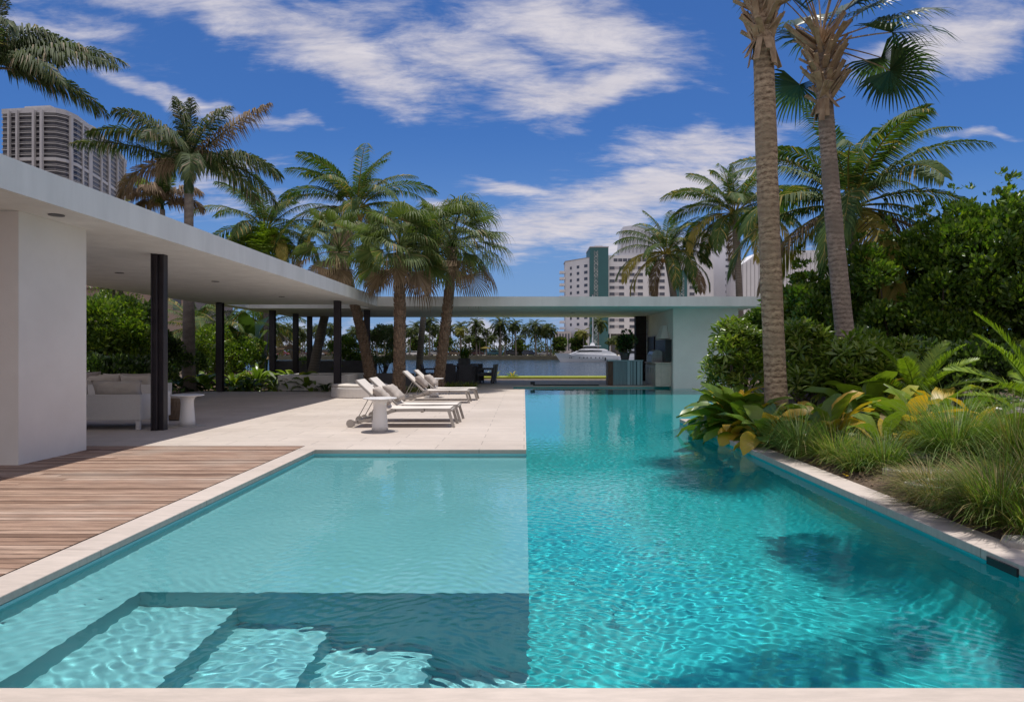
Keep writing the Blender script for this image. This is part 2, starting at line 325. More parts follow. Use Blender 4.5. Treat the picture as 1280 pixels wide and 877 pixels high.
# ------------------------------------------------------------------ mesh builder
def tag(o, label=None, cat=None, group=None, kind=None):
    if label: o['label'] = label
    if cat: o['category'] = cat
    if group: o['group'] = group
    if kind: o['kind'] = kind
    return o
def thing(name, label, cat, loc=(0, 0, 0), rz=0, group=None):
    o = bpy.data.objects.new(name, None); COL.objects.link(o); o.empty_display_size = .2
    o.location = loc; o.rotation_euler = (0, 0, rz)
    return tag(o, label, cat, group)
class MB:
    def __init__(s): s.v = []; s.f = []; s.m = []
    def add(s, vs, fs, mi=0):
        o = len(s.v); s.v += [tuple(p) for p in vs]; s.f += [tuple(i + o for i in f) for f in fs]; s.m += [mi] * len(fs); return s
    def box(s, x0, x1, y0, y1, z0, z1, mi=0, M=None):
        vs = [Vector(p) for p in ((x0, y0, z0), (x1, y0, z0), (x1, y1, z0), (x0, y1, z0), (x0, y0, z1), (x1, y0, z1), (x1, y1, z1), (x0, y1, z1))]
        if M is not None: vs = [M @ p for p in vs]
        return s.add(vs, [(0, 3, 2, 1), (4, 5, 6, 7), (0, 1, 5, 4), (1, 2, 6, 5), (2, 3, 7, 6), (3, 0, 4, 7)], mi)
    def bar(s, a, b, w, h, mi=0):
        a = Vector(a); b = Vector(b); d = (b - a); L = d.length
        q = d.to_track_quat('X', 'Z').to_matrix().to_4x4(); M = Matrix.Translation(a) @ q
        return s.box(0, L, -w / 2, w / 2, -h / 2, h / 2, mi, M)
    def tube(s, pts, rad, n=8, mi=0, cap=True):
        pts = [Vector(p) for p in pts]
        if isinstance(rad, (int, float)): rad = [rad] * len(pts)
        o = len(s.v); ref = None
        for i, p in enumerate(pts):
            d = (pts[min(i + 1, len(pts) - 1)] - pts[max(i - 1, 0)]).normalized()
            if ref is None: ref = Vector((1, 0, 0)) if abs(d.x) < .8 else Vector((0, 1, 0))
            a = (ref - d * ref.dot(d)).normalized(); ref = a; b = d.cross(a)
            for k in range(n):
                an = 2 * math.pi * k / n; s.v.append(tuple(p + (a * math.cos(an) + b * math.sin(an)) * rad[i]))
        for i in range(len(pts) - 1):
            for k in range(n):
                k2 = (k + 1) % n; s.f.append((o + i * n + k, o + i * n + k2, o + (i + 1) * n + k2, o + (i + 1) * n + k)); s.m.append(mi)
        if cap:
            s.f.append(tuple(o + k for k in range(n))[::-1]); s.m.append(mi)
            e = o + (len(pts) - 1) * n; s.f.append(tuple(e + k for k in range(n))); s.m.append(mi)
        return s
    def lathe(s, prof, n=32, c=(0, 0, 0), mi=0):
        return s.tube([(c[0], c[1], c[2] + z) for r, z in prof], [max(r, .0005) for r, z in prof], n, mi) if False else s._lathe(prof, n, c, mi)
    def _lathe(s, prof, n, c, mi):
        o = len(s.v)
        for r, z in prof:
            for k in range(n):
                an = 2 * math.pi * k / n; s.v.append((c[0] + r * math.cos(an), c[1] + r * math.sin(an), c[2] + z))
        for i in range(len(prof) - 1):
            for k in range(n):
                k2 = (k + 1) % n; s.f.append((o + i * n + k, o + i * n + k2, o + (i + 1) * n + k2, o + (i + 1) * n + k)); s.m.append(mi)
        s.f.append(tuple(o + k for k in range(n))[::-1]); s.m.append(mi)
        e = o + (len(prof) - 1) * n; s.f.append(tuple(e + k for k in range(n))); s.m.append(mi)
        return s
    def prism(s, poly, z0, z1, mi=0):
        n = len(poly)
        vs = [(x, y, z0) for x, y in poly] + [(x, y, z1) for x, y in poly]
        fs = [tuple(range(n))[::-1], tuple(range(n, 2 * n))] + [(i, (i + 1) % n, n + (i + 1) % n, n + i) for i in range(n)]
        return s.add(vs, fs, mi)
    def build(s, name, mats, parent=None, smooth=False, bevel=0, loc=None):
        me = bpy.data.meshes.new(name); me.from_pydata(s.v, [], s.f)
        if isinstance(mats, str): mats = [mats]
        for k in mats: me.materials.append(MATS[k])
        me.polygons.foreach_set('material_index', s.m)
        if smooth: me.polygons.foreach_set('use_smooth', [True] * len(s.f))
        me.update()
        return link(name, me, parent, bevel, loc)
def link(name, me, parent=None, bevel=0, loc=None):
    o = bpy.data.objects.new(name, me); COL.objects.link(o); o.parent = parent
    if loc: o.location = loc
    if bevel:
        b = o.modifiers.new('bevel', 'BEVEL'); b.width = bevel; b.segments = 2; b.limit_method = 'ANGLE'
    return o
def clone(o, parent=None, kids=None):
    c = o.copy(); COL.objects.link(c); c.parent = parent
    for ch in (kids if kids is not None else [k for k in bpy.data.objects if k.parent == o]):
        clone(ch, c)
    return c
def np_mesh(name, V, Fc, mats, parent=None, mi=None, loc=None):
    """V (n,3), Fc (m,k) all faces with the same corner count"""
    me = bpy.data.meshes.new(name); m, k = Fc.shape
    me.vertices.add(len(V)); me.vertices.foreach_set('co', V.astype(np.float32).ravel())
    me.loops.add(m * k); me.loops.foreach_set('vertex_index', Fc.astype(np.int32).ravel())
    me.polygons.add(m); me.polygons.foreach_set('loop_start', np.arange(0, m * k, k, dtype=np.int32))
    if isinstance(mats, str): mats = [mats]
    for q in mats: me.materials.append(MATS[q])
    if mi is not None: me.polygons.foreach_set('material_index', mi.astype(np.int32))
    me.update(calc_edges=True); me.validate()
    return link(name, me, parent, 0, loc)
def heightfield(mb, xs, ys, h, floor=None, mi=None):
    """stepped terrain: one height per cell (None = hole), vertical faces between neighbours"""
    nx, ny = len(xs) - 1, len(ys) - 1
    H = lambda i, j: h(i, j) if 0 <= i < nx and 0 <= j < ny else None
    for i in range(nx):
        for j in range(ny):
            z = H(i, j)
            if z is None: continue
            k = mi(i, j) if mi else 0
            x0, x1, y0, y1 = xs[i], xs[i + 1], ys[j], ys[j + 1]
            mb.add([(x0, y0, z), (x1, y0, z), (x1, y1, z), (x0, y1, z)], [(0, 1, 2, 3)], k)
            for di, dj, a, b in ((1, 0, (x1, y0), (x1, y1)), (-1, 0, (x0, y1), (x0, y0)), (0, 1, (x1, y1), (x0, y1)), (0, -1, (x0, y0), (x1, y0))):
                z2 = H(i + di, j + dj)
                if z2 is None: z2 = floor
                if z2 is None or z2 >= z: continue
                kk = mi(i + di, j + dj) if mi and H(i + di, j + dj) is not None else k
                mb.add([(*a, z2), (*b, z2), (*b, z), (*a, z)], [(0, 1, 2, 3)], kk)
    return mb
def slab(mb, xs, ys, filled, z0, z1):
    """flat slab with holes"""
    heightfield(mb, xs, ys, lambda i, j: z1 if filled(i, j) else None, floor=z0)
    for i in range(len(xs) - 1):
        for j in range(len(ys) - 1):
            if filled(i, j):
                x0, x1, y0, y1 = xs[i], xs[i + 1], ys[j], ys[j + 1]
                mb.add([(x0, y0, z0), (x0, y1, z0), (x1, y1, z0), (x1, y0, z0)], [(0, 1, 2, 3)])
    return mb
def at(px, py, Y): return Vector(((px - CX) / F * Y, Y, EYE - (py - CY) / F * Y))
# ================================================================== SETTING
def struct(name, mb, mats, label=None, **k):
    o = mb.build(name, mats, **k); tag(o, kind='structure'); 
    return o
ST = lambda s: s   # readability only
# big water of the bay and open sea
bw = MB(); bw.add([(-3000, 33.6, -1.0), (3000, 33.6, -1.0), (3000, 6000, -1.0), (-3000, 6000, -1.0)], [(0, 1, 2, 3)])
struct('bay_water', bw, 'bay')

# near ground with the pool hole
gx = [-90, -12, -3.0, -2.9, -.6, .03, 3.15, 5.2, 7.2, 8.4, 90]; gy = [-12, 2.55, 13.3, 19.1, 24.3, 26.5, 33.6, 50]
def ground_h(i, j):
    x = (gx[i] + gx[i + 1]) / 2; y = (gy[j] + gy[j + 1]) / 2
    if y > 33.6: return -.06 if (x > 7.2 or x < -12) else None
    if 2.55 < y < 13.3 and -2.9 < x < 3.15: return None
    if 13.3 < y < 19.1 and .03 < x < 5.2: return None
    if 19.1 < y < 24.3 and .03 < x < 8.4: return None
    if 24.3 < y < 26.5 and -.6 < x < 8.4: return None
    return -.06
g = MB(); heightfield(g, gx, gy, ground_h, floor=-2.6); struct('ground', g, 'mulch')

# pool basin: shelf, stair well, deep part
SH, D1, D2, D3, D4, DEEP = -.26, -.48, -.74, -.98, -1.26, -1.45
px_ = [-2.95, -2.79, -2.30, -1.71, -1.155, -.556, -.40, .03, 3.01, 4.95, 8.25, 8.45]
py_ = [2.50, 2.65, 4.09, 9.10, 9.25, 13.2, 13.35, 19.0, 19.15, 24.3, 26.35, 26.5]
def basin_h(i, j):
    x = (px_[i] + px_[i + 1]) / 2; y = (py_[j] + py_[j + 1]) / 2
    if -2.79 < x < .03 and 2.65 < y < 9.1:
        if y < 4.09 and x > -2.30:
            return D1 if x < -1.71 else D2 if x < -1.155 else D3 if x < -.556 else D4
        return SH
    if .03 < x < 3.01 and 2.65 < y < 26.35: return DEEP
    if 3.01 < x < 4.95 and 13.2 < y < 26.35: return DEEP
    if 4.95 < x < 8.25 and 19.0 < y < 26.35: return DEEP
    if -.40 < x < .03 and 24.3 < y < 26.35: return DEEP
    # rim, only where it borders the pool
    if x < -2.79 and y < 9.25: return -.052
    if y < 2.65 and x < 3.01: return -.052
    if 9.1 < y < 9.25 and x < .03: return -.052
    if x > 3.01 and x < 4.95 and 13.2 > y > 9.25 and False: return -.052
    if y > 26.35 and x > -.4: return -.052
    if x > 8.25 and y > 19.0: return -.052
    return -.055
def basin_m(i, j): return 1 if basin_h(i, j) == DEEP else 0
b_ = MB(); heightfield(b_, px_, py_, lambda i, j: basin_h(i, j), mi=basin_m)
basin = struct('pool_basin', b_, ['pool_shelf', 'pool_deep']); basin.cycles.is_caustics_receiver = True
# remove the rim cells that would lie over garden: they are hidden under paving or soil (5 cm down)

WZ = -.07
WR = [(-2.79, .03, 2.65, 9.1), (.03, 3.01, 2.65, 26.35), (3.01, 4.95, 13.2, 26.35), (4.95, 8.25, 19.0, 26.35), (-.4, .03, 24.3, 26.35)]
rw = np.random.RandomState(12)
WAVES = []
for lam_lo, lam_hi, amp, k in ((.060, .105, .0027, 22), (.12, .28, .0008, 9), (.6, 1.6, .00022, 4)):
    for _ in range(k):
        lam = rw.uniform(lam_lo, lam_hi); th = rw.normal(1.2, .9); WAVES.append((2 * math.pi / lam * math.cos(th), 2 * math.pi / lam * math.sin(th), rw.uniform(0, 6.28), amp * lam * rw.uniform(.6, 1.3)))
def wave_z(X, Y):
    Z = np.zeros_like(X); gust = .8 + .25 * np.sin(X * 1.1 + Y * .7) * np.sin(Y * .9 - X * .5)
    wx = X + .10 * np.sin(Y * 2.3 + 1) + .05 * np.sin(Y * 6.1); wy = Y + .10 * np.sin(X * 2.9) + .05 * np.sin(X * 7.3 + 2)
    for kx, ky, ph, a_ in WAVES: Z += a_ * np.sin(kx * wx + ky * wy + ph)
    far_ = 1 + np.clip(Y - 9, 0, 12) * .10; stair = 1 / (1 + np.exp((X - .1) * 6)) * 1 / (1 + np.exp((Y - 4.4) * 3)); return Z * gust * far_ * (.50 + .62 * stair)
# one surface over the bounding rows: rows get coarser with the distance
yy = [2.65]
while yy[-1] < 26.35: yy.append(yy[-1] + .0135 + max(0, yy[-1] - 4.5) * .003)
yy = np.array(yy); 
for v_ in (9.1, 13.2, 19.0, 24.3, 26.35): yy[np.argmin(abs(yy - v_))] = v_
yy = yy[yy <= 26.35 + 1e-6]
xx = np.concatenate([np.arange(-2.79, .03 - .008, .0141), np.arange(.03, 3.01 - .008, .0149), np.arange(3.01, 4.95 - .02, .05), np.arange(4.95, 8.25, .06), [8.25]])
xx[np.argmin(abs(xx + .4))] = -.4
XX, YY = np.meshgrid(xx, yy); VV = np.stack([XX.ravel(), YY.ravel(), (WZ + wave_z(XX, YY)).ravel()], 1)
nx_ = len(xx); I, J = np.meshgrid(np.arange(len(xx) - 1), np.arange(len(yy) - 1)); xm = (xx[I] + xx[I + 1]) / 2; ym = (yy[J] + yy[J + 1]) / 2
ok = np.zeros(I.shape, bool)
for x0, x1, y0, y1 in WR: ok |= (xm > x0) & (xm < x1) & (ym > y0) & (ym < y1)
I, J = I[ok], J[ok]; FF = np.stack([J * nx_ + I, J * nx_ + I + 1, (J + 1) * nx_ + I + 1, (J + 1) * nx_ + I], 1)
used = np.unique(FF); remap = np.zeros(len(VV), int); remap[used] = np.arange(len(used))
pw = np_mesh('pool_water', VV[used], remap[FF], 'pool_water'); pw.data.polygons.foreach_set('use_smooth', [True] * len(pw.data.polygons)); tag(pw, kind='structure')
pw.cycles.is_caustics_caster = True

# rounded cove added along the deep walls, shaped to catch sunlight
cv = MB()
def cove(x0, y0, x1, y1, nx, ny, rr_=.85):
    n = 8; rows = []
    for k in range(n + 1):
        a = math.pi / 2 * k / n; o = .004 + rr_ * (1 - math.sin(a)) ; z = DEEP + .004 + rr_ * (1 - math.cos(a)) 
        rows.append(((x0 + nx * o, y0 + ny * o, z), (x1 + nx * o, y1 + ny * o, z)))
    for k in range(n): cv.add([rows[k][0], rows[k][1], rows[k + 1][1], rows[k + 1][0]], [(0, 1, 2, 3)])
cove(3.01, 2.66, 3.01, 13.19, -1, 0); cove(.1, 2.65, 3.0, 2.65, 0, 1, .6)
o = struct('pool_cove', cv, 'pool_deep', smooth=True); o.cycles.is_caustics_receiver = True
# copings
c_ = MB(); c_.box(-3.04, 3.28, 2.25, 2.65, -.05, 0)
struct('pool_coping', c_, 'coping', bevel=.006)
c_ = MB(); c_.box(-3.04, -2.79, 2.652, 9.10, -.05, 0.0); struct('pool_coping', c_, 'coping_long', bevel=.006)
c_ = MB(); c_.box(3.01, 3.28, 2.652, 13.2, -.055, .012); c_.box(3.282, 4.95, 12.9, 13.2, -.055, .012); struct('pool_coping', c_, 'coping_long', bevel=.006)
# stone terrace
s_ = MB()
sx = [-10.9, -6.9, -3.04, -.4, .03]; sy = [9.48, 22.6, 24.3, 31.8]
slab(s_, sx, sy, lambda i, j: not (i == 0 and j >= 1) and not (i == 3 and j == 2), -.05, 0)
s_.box(-3.038, .03, 9.102, 9.478, -.05, 0)
struct('stone_terrace', s_, 'stone')
s_ = MB(); s_.box(-.4 + .002, 8.3, 26.352, 31.8, -.05, 0); struct('stone_terrace', s_, 'stone')
s_ = MB(); s_.box(-3.0, 8.6, 31.82, 31.98, -.06, .05); struct('terrace_kerb', s_, 'coping')
s_ = MB(); s_.box(-40, -2.9, 33.35, 33.6, -.06, .10); struct('seawall_cap', s_, 'coping')
s_ = MB(); s_.box(-2.9, 7.2, 32.0, 33.7, -.06, .13); struct('lawn', s_, 'lawn')
# wooden deck of single boards
wd = MB(); rr = random.Random(3); y = .1
while y < 9.42:
    x = -3.055; yb = min(y + .098, 9.47)
    while x > -13:
        L = rr.uniform(1.6, 3.6); x1 = max(x - L, -13)
        wd.box(x1 + .003, x, y, yb - .009, -.045, rr.uniform(-.003, .0))
        x = x1
    y += .098
struct('wooden_deck', wd, 'boards')
# raised planting bed on the right
rr = random.Random(5); bedx = np.concatenate([np.arange(3.285, 5.0, .2), np.arange(5.0, 16.1, .5)]); bedy = np.arange(2.3, 19.2, .3)
def bed_z(x, y): return .0 + .33 * (1 - math.exp(-max(x - 3.285, 0) / 1.6)) + .03 * math.sin(x * 3.1 + y * 1.7) * min(1, (x - 3.28))
g = MB(); idx = {}
for i, x in enumerate(bedx):
    for j, y in enumerate(bedy):
        idx[i, j] = len(g.v); g.v.append((float(x), float(y), bed_z(x, y) + rr.uniform(-.012, .012)))
for i in range(len(bedx) - 1):
    for j in range(len(bedy) - 1):
        if bedy[j + 1] > 12.95 and bedx[i] < 4.95: continue
        g.f.append((idx[i, j], idx[i + 1, j], idx[i + 1, j + 1], idx[i, j + 1])); g.m.append(0)
struct('garden_soil', g, 'mulch')

# far shore
s_ = MB(); s_.box(-900, 22, 205, 206.2, -2, .25); struct('far_seawall', s_, 'seawall')
s_ = MB(); s_.box(22, 900, 170, 171.2, -2, .25); s_.box(21, 22, 171.2, 205, -2, .25); struct('far_seawall', s_, 'seawall')
s_ = MB(); s_.box(-900, 22, 206.2, 300, -2, .2); s_.box(22.0, 900, 171.2, 520, -2, .2); struct('far_shore', s_, 'sand')
s_ = MB(); s_.box(-900, 21, 213, 225, .2, .204); struct('far_road', s_, 'asphalt')
s_ = MB(); s_.box(-900, -120, 300, 900, -2, .2); struct('far_shore', s_, 'sand')

# ================================================================== CANOPY
pav = thing('canopy_building', 'low white flat roofed canopy on black posts along the pool and across its far end', 'pavilion', (-5.2, 24, 0))
Minv = Matrix.Translation((5.2, -24, 0))
def pv(name, mb, mats, **k):
    mb.v = [(x + 5.2, y - 24, z) for x, y, z in mb.v]
    return mb.build(name, mats, pav, **k)
ZB, ZT = 2.93, 3.27
rx = [-10.7, -10.2, -5.75, -5.2, 8.5]; ry = [-3, 23.4, 24.2, 25.4, 31.9]
def roof_f(i, j):
    if i == 3: return j >= 2
    if i == 1 and j in (1, 2): return False
    return True
r_ = MB(); slab(r_, rx, ry, roof_f, ZB, ZT); bmw = pv('roof', r_, 'plaster_fascia')
for (x, y) in ((-5.55, 8.1), (-8.3, 14.0), (-7.1, 15.7), (-8.3, 10.2), (-7.1, 20.0), (-3.0, 28), (2.0, 28)):
    d_ = MB(); d_.lathe([(.085, ZB - .012), (.085, ZB - .003), (.06, ZB - .002), (.055, ZB - .001)], 20, (x, y, 0)); o = pv('downlight', d_, 'grey_wall')
    o.parent = bmw
def hcol(x, y, w=.20, z1=ZB, turn=False):
    m = MB(); f = .022; h = w / 2
    if turn: m.box(x - h, x + h, y - h, y - h + f, 0, z1); m.box(x - h, x + h, y + h - f, y + h, 0, z1); m.box(x - .01, x + .01, y - h + f, y + h - f, 0, z1)
    else: m.box(x - h, x - h + f, y - h, y + h, 0, z1); m.box(x + h - f, x + h, y - h, y + h, 0, z1); m.box(x - h + f, x + h - f, y - .01, y + .01, 0, z1)
    return pv('column', m, 'dark_steel')
m = MB(); m.box(-6.17, -6.085, 11.3, 11.42, 0, ZB); m.box(-6.083, -6.00, 11.36, 11.50, 0, ZB); m.box(-6.17, -6.15, 11.27, 11.298, 0, ZB); pv('column', m, 'dark_steel', bevel=.006)
for x, y in ((-5.93, 21.7), (-6.05, 26.3), (-6.22, 27.0), (-10.0, 22.45), (-9.8, 26.6), (-9.7, 29.0), (-9.8, 31.2)): hcol(x, y, .20, turn=True)
w = MB(); w.box(-14, -5.83, 7.87, 9.09, -.04, ZB - .002); pv('wall', w, 'plaster')
w = MB(); w.box(5.6, 8.04, 25.6, 25.85, -1.3, ZB - .002); w.box(5.6, 5.8, 25.852, 31.6, -1.3, ZB - .002); w.box(7.84, 8.04, 25.852, 31.6, 0, ZB - .002); w.box(5.802, 7.838, 31.4, 31.6, 0, ZB - .002)
pv('wall', w, 'plaster')
w = MB()
for k in range(6): w.box(5.04 + k * .09, 5.10 + k * .09, 30.9, 31.05, 0, ZB - .002)
w.box(5.02, 5.58, 31.052, 31.08, 0, ZB - .002)
for k in range(9): w.box(5.02, 5.58, 30.86, 30.898, .3 + k * .3, .32 + k * .3)
pv('screen_wall', w, 'espresso_wood')
# thin edge beam seen below the roof opening, and the ledge at the end of the pool
m = MB(); m.box(.35, 2.9, 26.40, 26.46, .001, .05); m.box(.25, .42, 26.40, 26.60, .05, .16); tag(m.build('pool_rail', 'screen_black'), 'thin black rail lying low along the far edge of the pool', 'rail')

# skimmer slot in the right side of the pool
m = MB(); m.box(2.995, 3.012, 4.15, 4.42, -.068, -.018); tag(m.build('skimmer_slot', 'screen_black'), 'dark slot of the skimmer in the right pool wall', 'skimmer')

# ================================================================== OUTDOOR KITCHEN
t = thing('bar_counter', 'outdoor bar counter with painted blue reflection stripes standing beyond the far pool edge', 'bar counter', (3.9, 27, 0))
m = MB(); m.box(-.58, .74, -.28, .35, 0, .95); m.build('counter_body', 'bar_panel_blue', t)
rr = random.Random(4); x = -.40; i = 0
m = MB()
while x < .72:
    wdt = rr.uniform(.03, .12) if x > .0 else .5
    wdt = min(wdt, .738 - x)
    m.box(x, x + wdt - .004, -.295 - .006 * (i % 2), -.282, .02, .94, 0 if x < 0 else rr.choice((0, 1, 2, 2))); x += wdt; i += 1
m.build('reflection_stripes', ['bar_panel_blue', 'bar_reflection_dark', 'bar_panel_pale'], t)  # strips in three tones, reflections painted onto the bar front
m = MB(); m.box(-.61, -.42, -.31, -.282, 0, .93); m.box(-.61, -.582, -.28, .35, 0, .93); m.build('end_panel', 'brown_wood', t)
m = MB(); m.box(-.62, .76, -.33, .38, .952, .99); m.build('counter_top', 'bar_panel_pale', t, bevel=.004)
t = thing('television', 'flat black television fixed to the inner side wall of the outdoor kitchen', 'television', (5.56, 29.7, 1.55))
m = MB(); m.box(-.05, -.0, -.75, .75, -.42, .42); m.build('housing', 'dark_steel', t, bevel=.004)
m = MB(); m.box(-.054, -.0505, -.71, .71, -.38, .38); m.build('screen', 'screen_black', t)
m = MB(); m.box(0, .04, -.2, .2, -.15, .15); m.build('bracket', 'dark_steel', t)
t = thing('kitchen_counter', 'pale stone kitchen counter with panelled doors against the side wall', 'counter', (5.2, 27, 0))
m = MB(); m.box(-.2, .38, -1.1, 1.0, 0, .86); m.build('cabinet', 'stone', t)
for k in range(4):
    m = MB(); m.box(-.222, -.202, -1.08 + k * .52, -.60 + k * .52, .06, .80); d = m.build('door', 'frame_paint', t)
    m = MB(); m.box(-.245, -.224, -.66 + k * .52, -.64 + k * .52, .5, .7); m.build('handle', 'steel', d)
m = MB(); m.box(-.25, .38, -1.13, 1.03, .862, .91); m.build('counter_top', 'coping', t, bevel=.005)
t = thing('barbecue_grill', 'steel barbecue with rounded lid on the kitchen counter', 'grill', (5.12, 26.9, .91))
m = MB(); m.box(-.18, .3, -.5, .5, 0.0, .2); m.build('firebox', 'steel', t)
m = MB(); m.add(*(lambda P: ([(x, -.48, z) for x, z in P] + [(x, .48, z) for x, z in P], [tuple(range(7)), tuple(range(7, 14))[::-1]] + [(i, i + 7, (i + 1) % 7 + 7, (i + 1) % 7) for i in range(7)]))([(-.17, .202), (-.17, .28), (-.10, .42), (.02, .48), (.14, .46), (.26, .38), (.29, .202)])); m.build('lid', 'steel', t)
m = MB(); m.bar((-.2, -.35, .3), (-.2, .35, .3), .02, .02); m.build('handle', 'steel', t)
t = thing('cooker_hood', 'dark opening with pale tapered extractor hood above the barbecue', 'hood', (5.4, 26.9, 1.5))
m = MB(); m.add([(-.12, -.6, .32), (.19, -.6, .32), (.19, .6, .32), (-.12, .6, .32), (.05, -.2, .85), (.19, -.2, .85), (.19, .2, .85), (.05, .2, .85)], [(0, 3, 2, 1), (4, 5, 6, 7), (0, 1, 5, 4), (1, 2, 6, 5), (2, 3, 7, 6), (3, 0, 4, 7)]); m.build('hood', 'plaster', t)
m = MB(); m.box(-.05, .195, -1.05, .9, -.55, .28); m.build('backsplash', 'screen_black', t)

# ================================================================== FURNITURE
def pedestal_table(label, x, y, group='round white pedestal tables', r=.275, name='pedestal_table'):
    t = thing(name, label, 'side table', (x, y, 0), 0, group)
    m = MB(); m.lathe([(.30, 0.0), (.30, .006), (.14, .012)], 40); m.build('base_plate', 'grey_wall' if False else 'frame_paint', t, smooth=False)
    m = MB(); m.lathe([(.135, .012), (.128, .10), (.115, .25), (.105, .40), (.108, .46), (.125, .50), (.165, .522)], 32); m.build('pedestal', 'white_plastic', t, smooth=True)
    m = MB(); m.lathe([(.160, .522), (r - .02, .532), (r, .540), (r, .550), (r - .006, .554)], 48); m.build('table_top', 'white_plastic', t)
    return t
pedestal_table('white round pedestal side table in front of the nearest sun lounger', -2.36, 11.18)
pedestal_table('white round pedestal side table behind the farther pair of sun loungers', -2.58, 19.6)
pedestal_table('white round pedestal side table beside the sofa under the roof', -5.92, 12.0)

def lounger(label, x, y):
    """foot end at +x, head and wheels at -x; origin at foot end centre line"""
    t = thing('sun_lounger', label, 'sun lounger', (x, y, 0), 0, 'sun loungers on the stone terrace')
    W2 = .325; H = .30
    for s in (-1, 1):
        m = MB(); P = [(0.0, H), (-.45, H + .004), (-.95, H - .004), (-1.12, H - .05), (-1.35, H - .16), (-1.6, .10), (-1.72, .065)]
        for a, b in zip(P, P[1:]):
            m.bar((a[0] + .01, s * W2, a[1]), (b[0] - .012, s * W2, b[1]), .035, .055)
        m.build('side_rail', 'frame_paint', t, bevel=.004)
        m = MB(); m.bar((-.03, s * W2, H - .02), (.055, s * W2, 0), .036, .05); m.build('leg', 'frame_paint', t, bevel=.004)
        m = MB(); m.tube([(-1.73, s * W2 - .03, .07), (-1.73, s * W2 + .03, .07)], .07, 20); q = m.build('wheel', 'frame_paint', t)
        m = MB(); m.bar((-1.62, s * (W2 - .05), .15), (-1.39, s * (W2 - .05), .565), .014, .014); m.build('back_strut', 'frame_paint', t)
    for xx, zz in ((0, H - .01), (-.5, H - .03), (-1.1, H - .06), (-1.58, .115)):
        m = MB(); m.box(xx - .02, xx + .02, -W2 + .02, W2 - .02, zz - .015, zz + .015); m.build('cross_bar', 'frame_paint', t)
    m = MB(); m.tube([(-1.73, -W2, .07), (-1.73, W2, .07)], .012, 8); m.build('axle', 'frame_paint', t)
    m = MB(); n = 8
    for k in range(n):
        x0, x1 = -.01 - k * 1.10 / n, -.01 - (k + 1) * 1.10 / n
        z0 = H + .03 - .012 * math.sin(math.pi * k / n); z1 = H + .03 - .012 * math.sin(math.pi * (k + 1) / n)
        m.add([(x0, -W2 + .015, z0), (x0, W2 - .015, z0), (x1, W2 - .015, z1), (x1, -W2 + .015, z1), (x0, -W2 + .015, z0 - .012), (x0, W2 - .015, z0 - .012), (x1, W2 - .015, z1 - .012), (x1, -W2 + .015, z1 - .012)],
              [(0, 1, 2, 3), (7, 6, 5, 4), (0, 4, 5, 1), (2, 6, 7, 3), (1, 5, 6, 2), (3, 7, 4, 0)])
    m.build('seat_sling', 'sling', t)
    a = R(36); L = .72; hx, hz = -1.115, H + .02; ex, ez = hx - L * math.sin(R(47)), hz + L * math.cos(R(47))
    m = MB(); d = Vector((ex - hx, 0, ez - hz)).normalized(); nn = Vector((-d.z, 0, d.x)) * -.012
    A = Vector((hx, -W2 + .02, hz)); B = Vector((hx, W2 - .02, hz)); C = Vector((ex, W2 - .02, ez)); D = Vector((ex, -W2 + .02, ez))
    m.add([A, B, C, D, A + nn, B + nn, C + nn, D + nn], [(0, 1, 2, 3), (7, 6, 5, 4), (0, 4, 5, 1), (2, 6, 7, 3), (1, 5, 6, 2), (3, 7, 4, 0)]); bs = m.build('backrest', 'sling', t)
    m = MB()
    for s in (-1, 1): m.bar((hx, s * (W2 - .005), hz - .012), (ex, s * (W2 - .005), ez - .012), .02, .03)
    m.bar((ex, -W2, ez - .012), (ex, W2, ez - .012), .02, .03); m.build('back_frame', 'frame_paint', bs)
    return t
def pillow_mesh(w, h, d, n=12):
    """soft square pillow, corners pulled out; x = thickness, y = width, z = height"""
    m = MB(); V = {}
    for side in (0, 1):
        for i in range(n + 1):
            for j in range(n + 1):
                a, b = 2 * i / n - 1, 2 * j / n - 1
                puff = ((1 - a ** 4) * (1 - b ** 4)) ** .55
                pinch = 1 - .10 * (1 - abs(a) ** 2) * abs(b) ** 3 - .0
                pinch2 = 1 - .10 * (1 - abs(b) ** 2) * abs(a) ** 3
                wr = .006 * math.sin(9 * a + 5 * b) + .005 * math.sin(13 * b - 4 * a)
                edge = abs(a) == 1 or abs(b) == 1
                if side and edge: V[side, i, j] = V[0, i, j]; continue
                V[side, i, j] = len(m.v)
                m.v.append(((1 if side else -1) * (d / 2 * puff + (0 if edge else wr)), a * w / 2 * pinch2, b * h / 2 * pinch))
    for side in (0, 1):
        for i in range(n):
            for j in range(n):
                f = (V[side, i, j], V[side, i + 1, j], V[side, i + 1, j + 1], V[side, i, j + 1]); m.f.append(f if side else f[::-1]); m.m.append(0)
    return m
def pillow(label, loc, tilt, rz=0, w=.50, h=.42, d=.17, mt='cushion', group='square pillows on the sun loungers', name='pillow', roll=0):
    o = pillow_mesh(w, h, d).build(name, mt, smooth=True)
    o.location = loc; o.rotation_euler = (roll, tilt, rz); return tag(o, label, 'pillow', group)
lounger('cream sling sun lounger nearest the camera, with wheels behind the white pedestal table', -1.27, 12.13)
lounger('cream sling sun lounger beyond and beside the nearest one', -1.24, 13.03)
lounger('cream sling sun lounger with the near pillow of the farther pair', -1.45, 17.72)
lounger('farthest cream sling sun lounger, close to the palm trunks', -1.32, 18.72)
T_ = -R(47)
pillow('pale square pillow on the nearest sun lounger behind the side table', (-2.50, 12.07, .53), T_, R(8), mt='cushion')
pillow('beige square pillow with soft folds on the second sun lounger', (-2.47, 12.98, .53), T_, -R(6), mt='cushion')
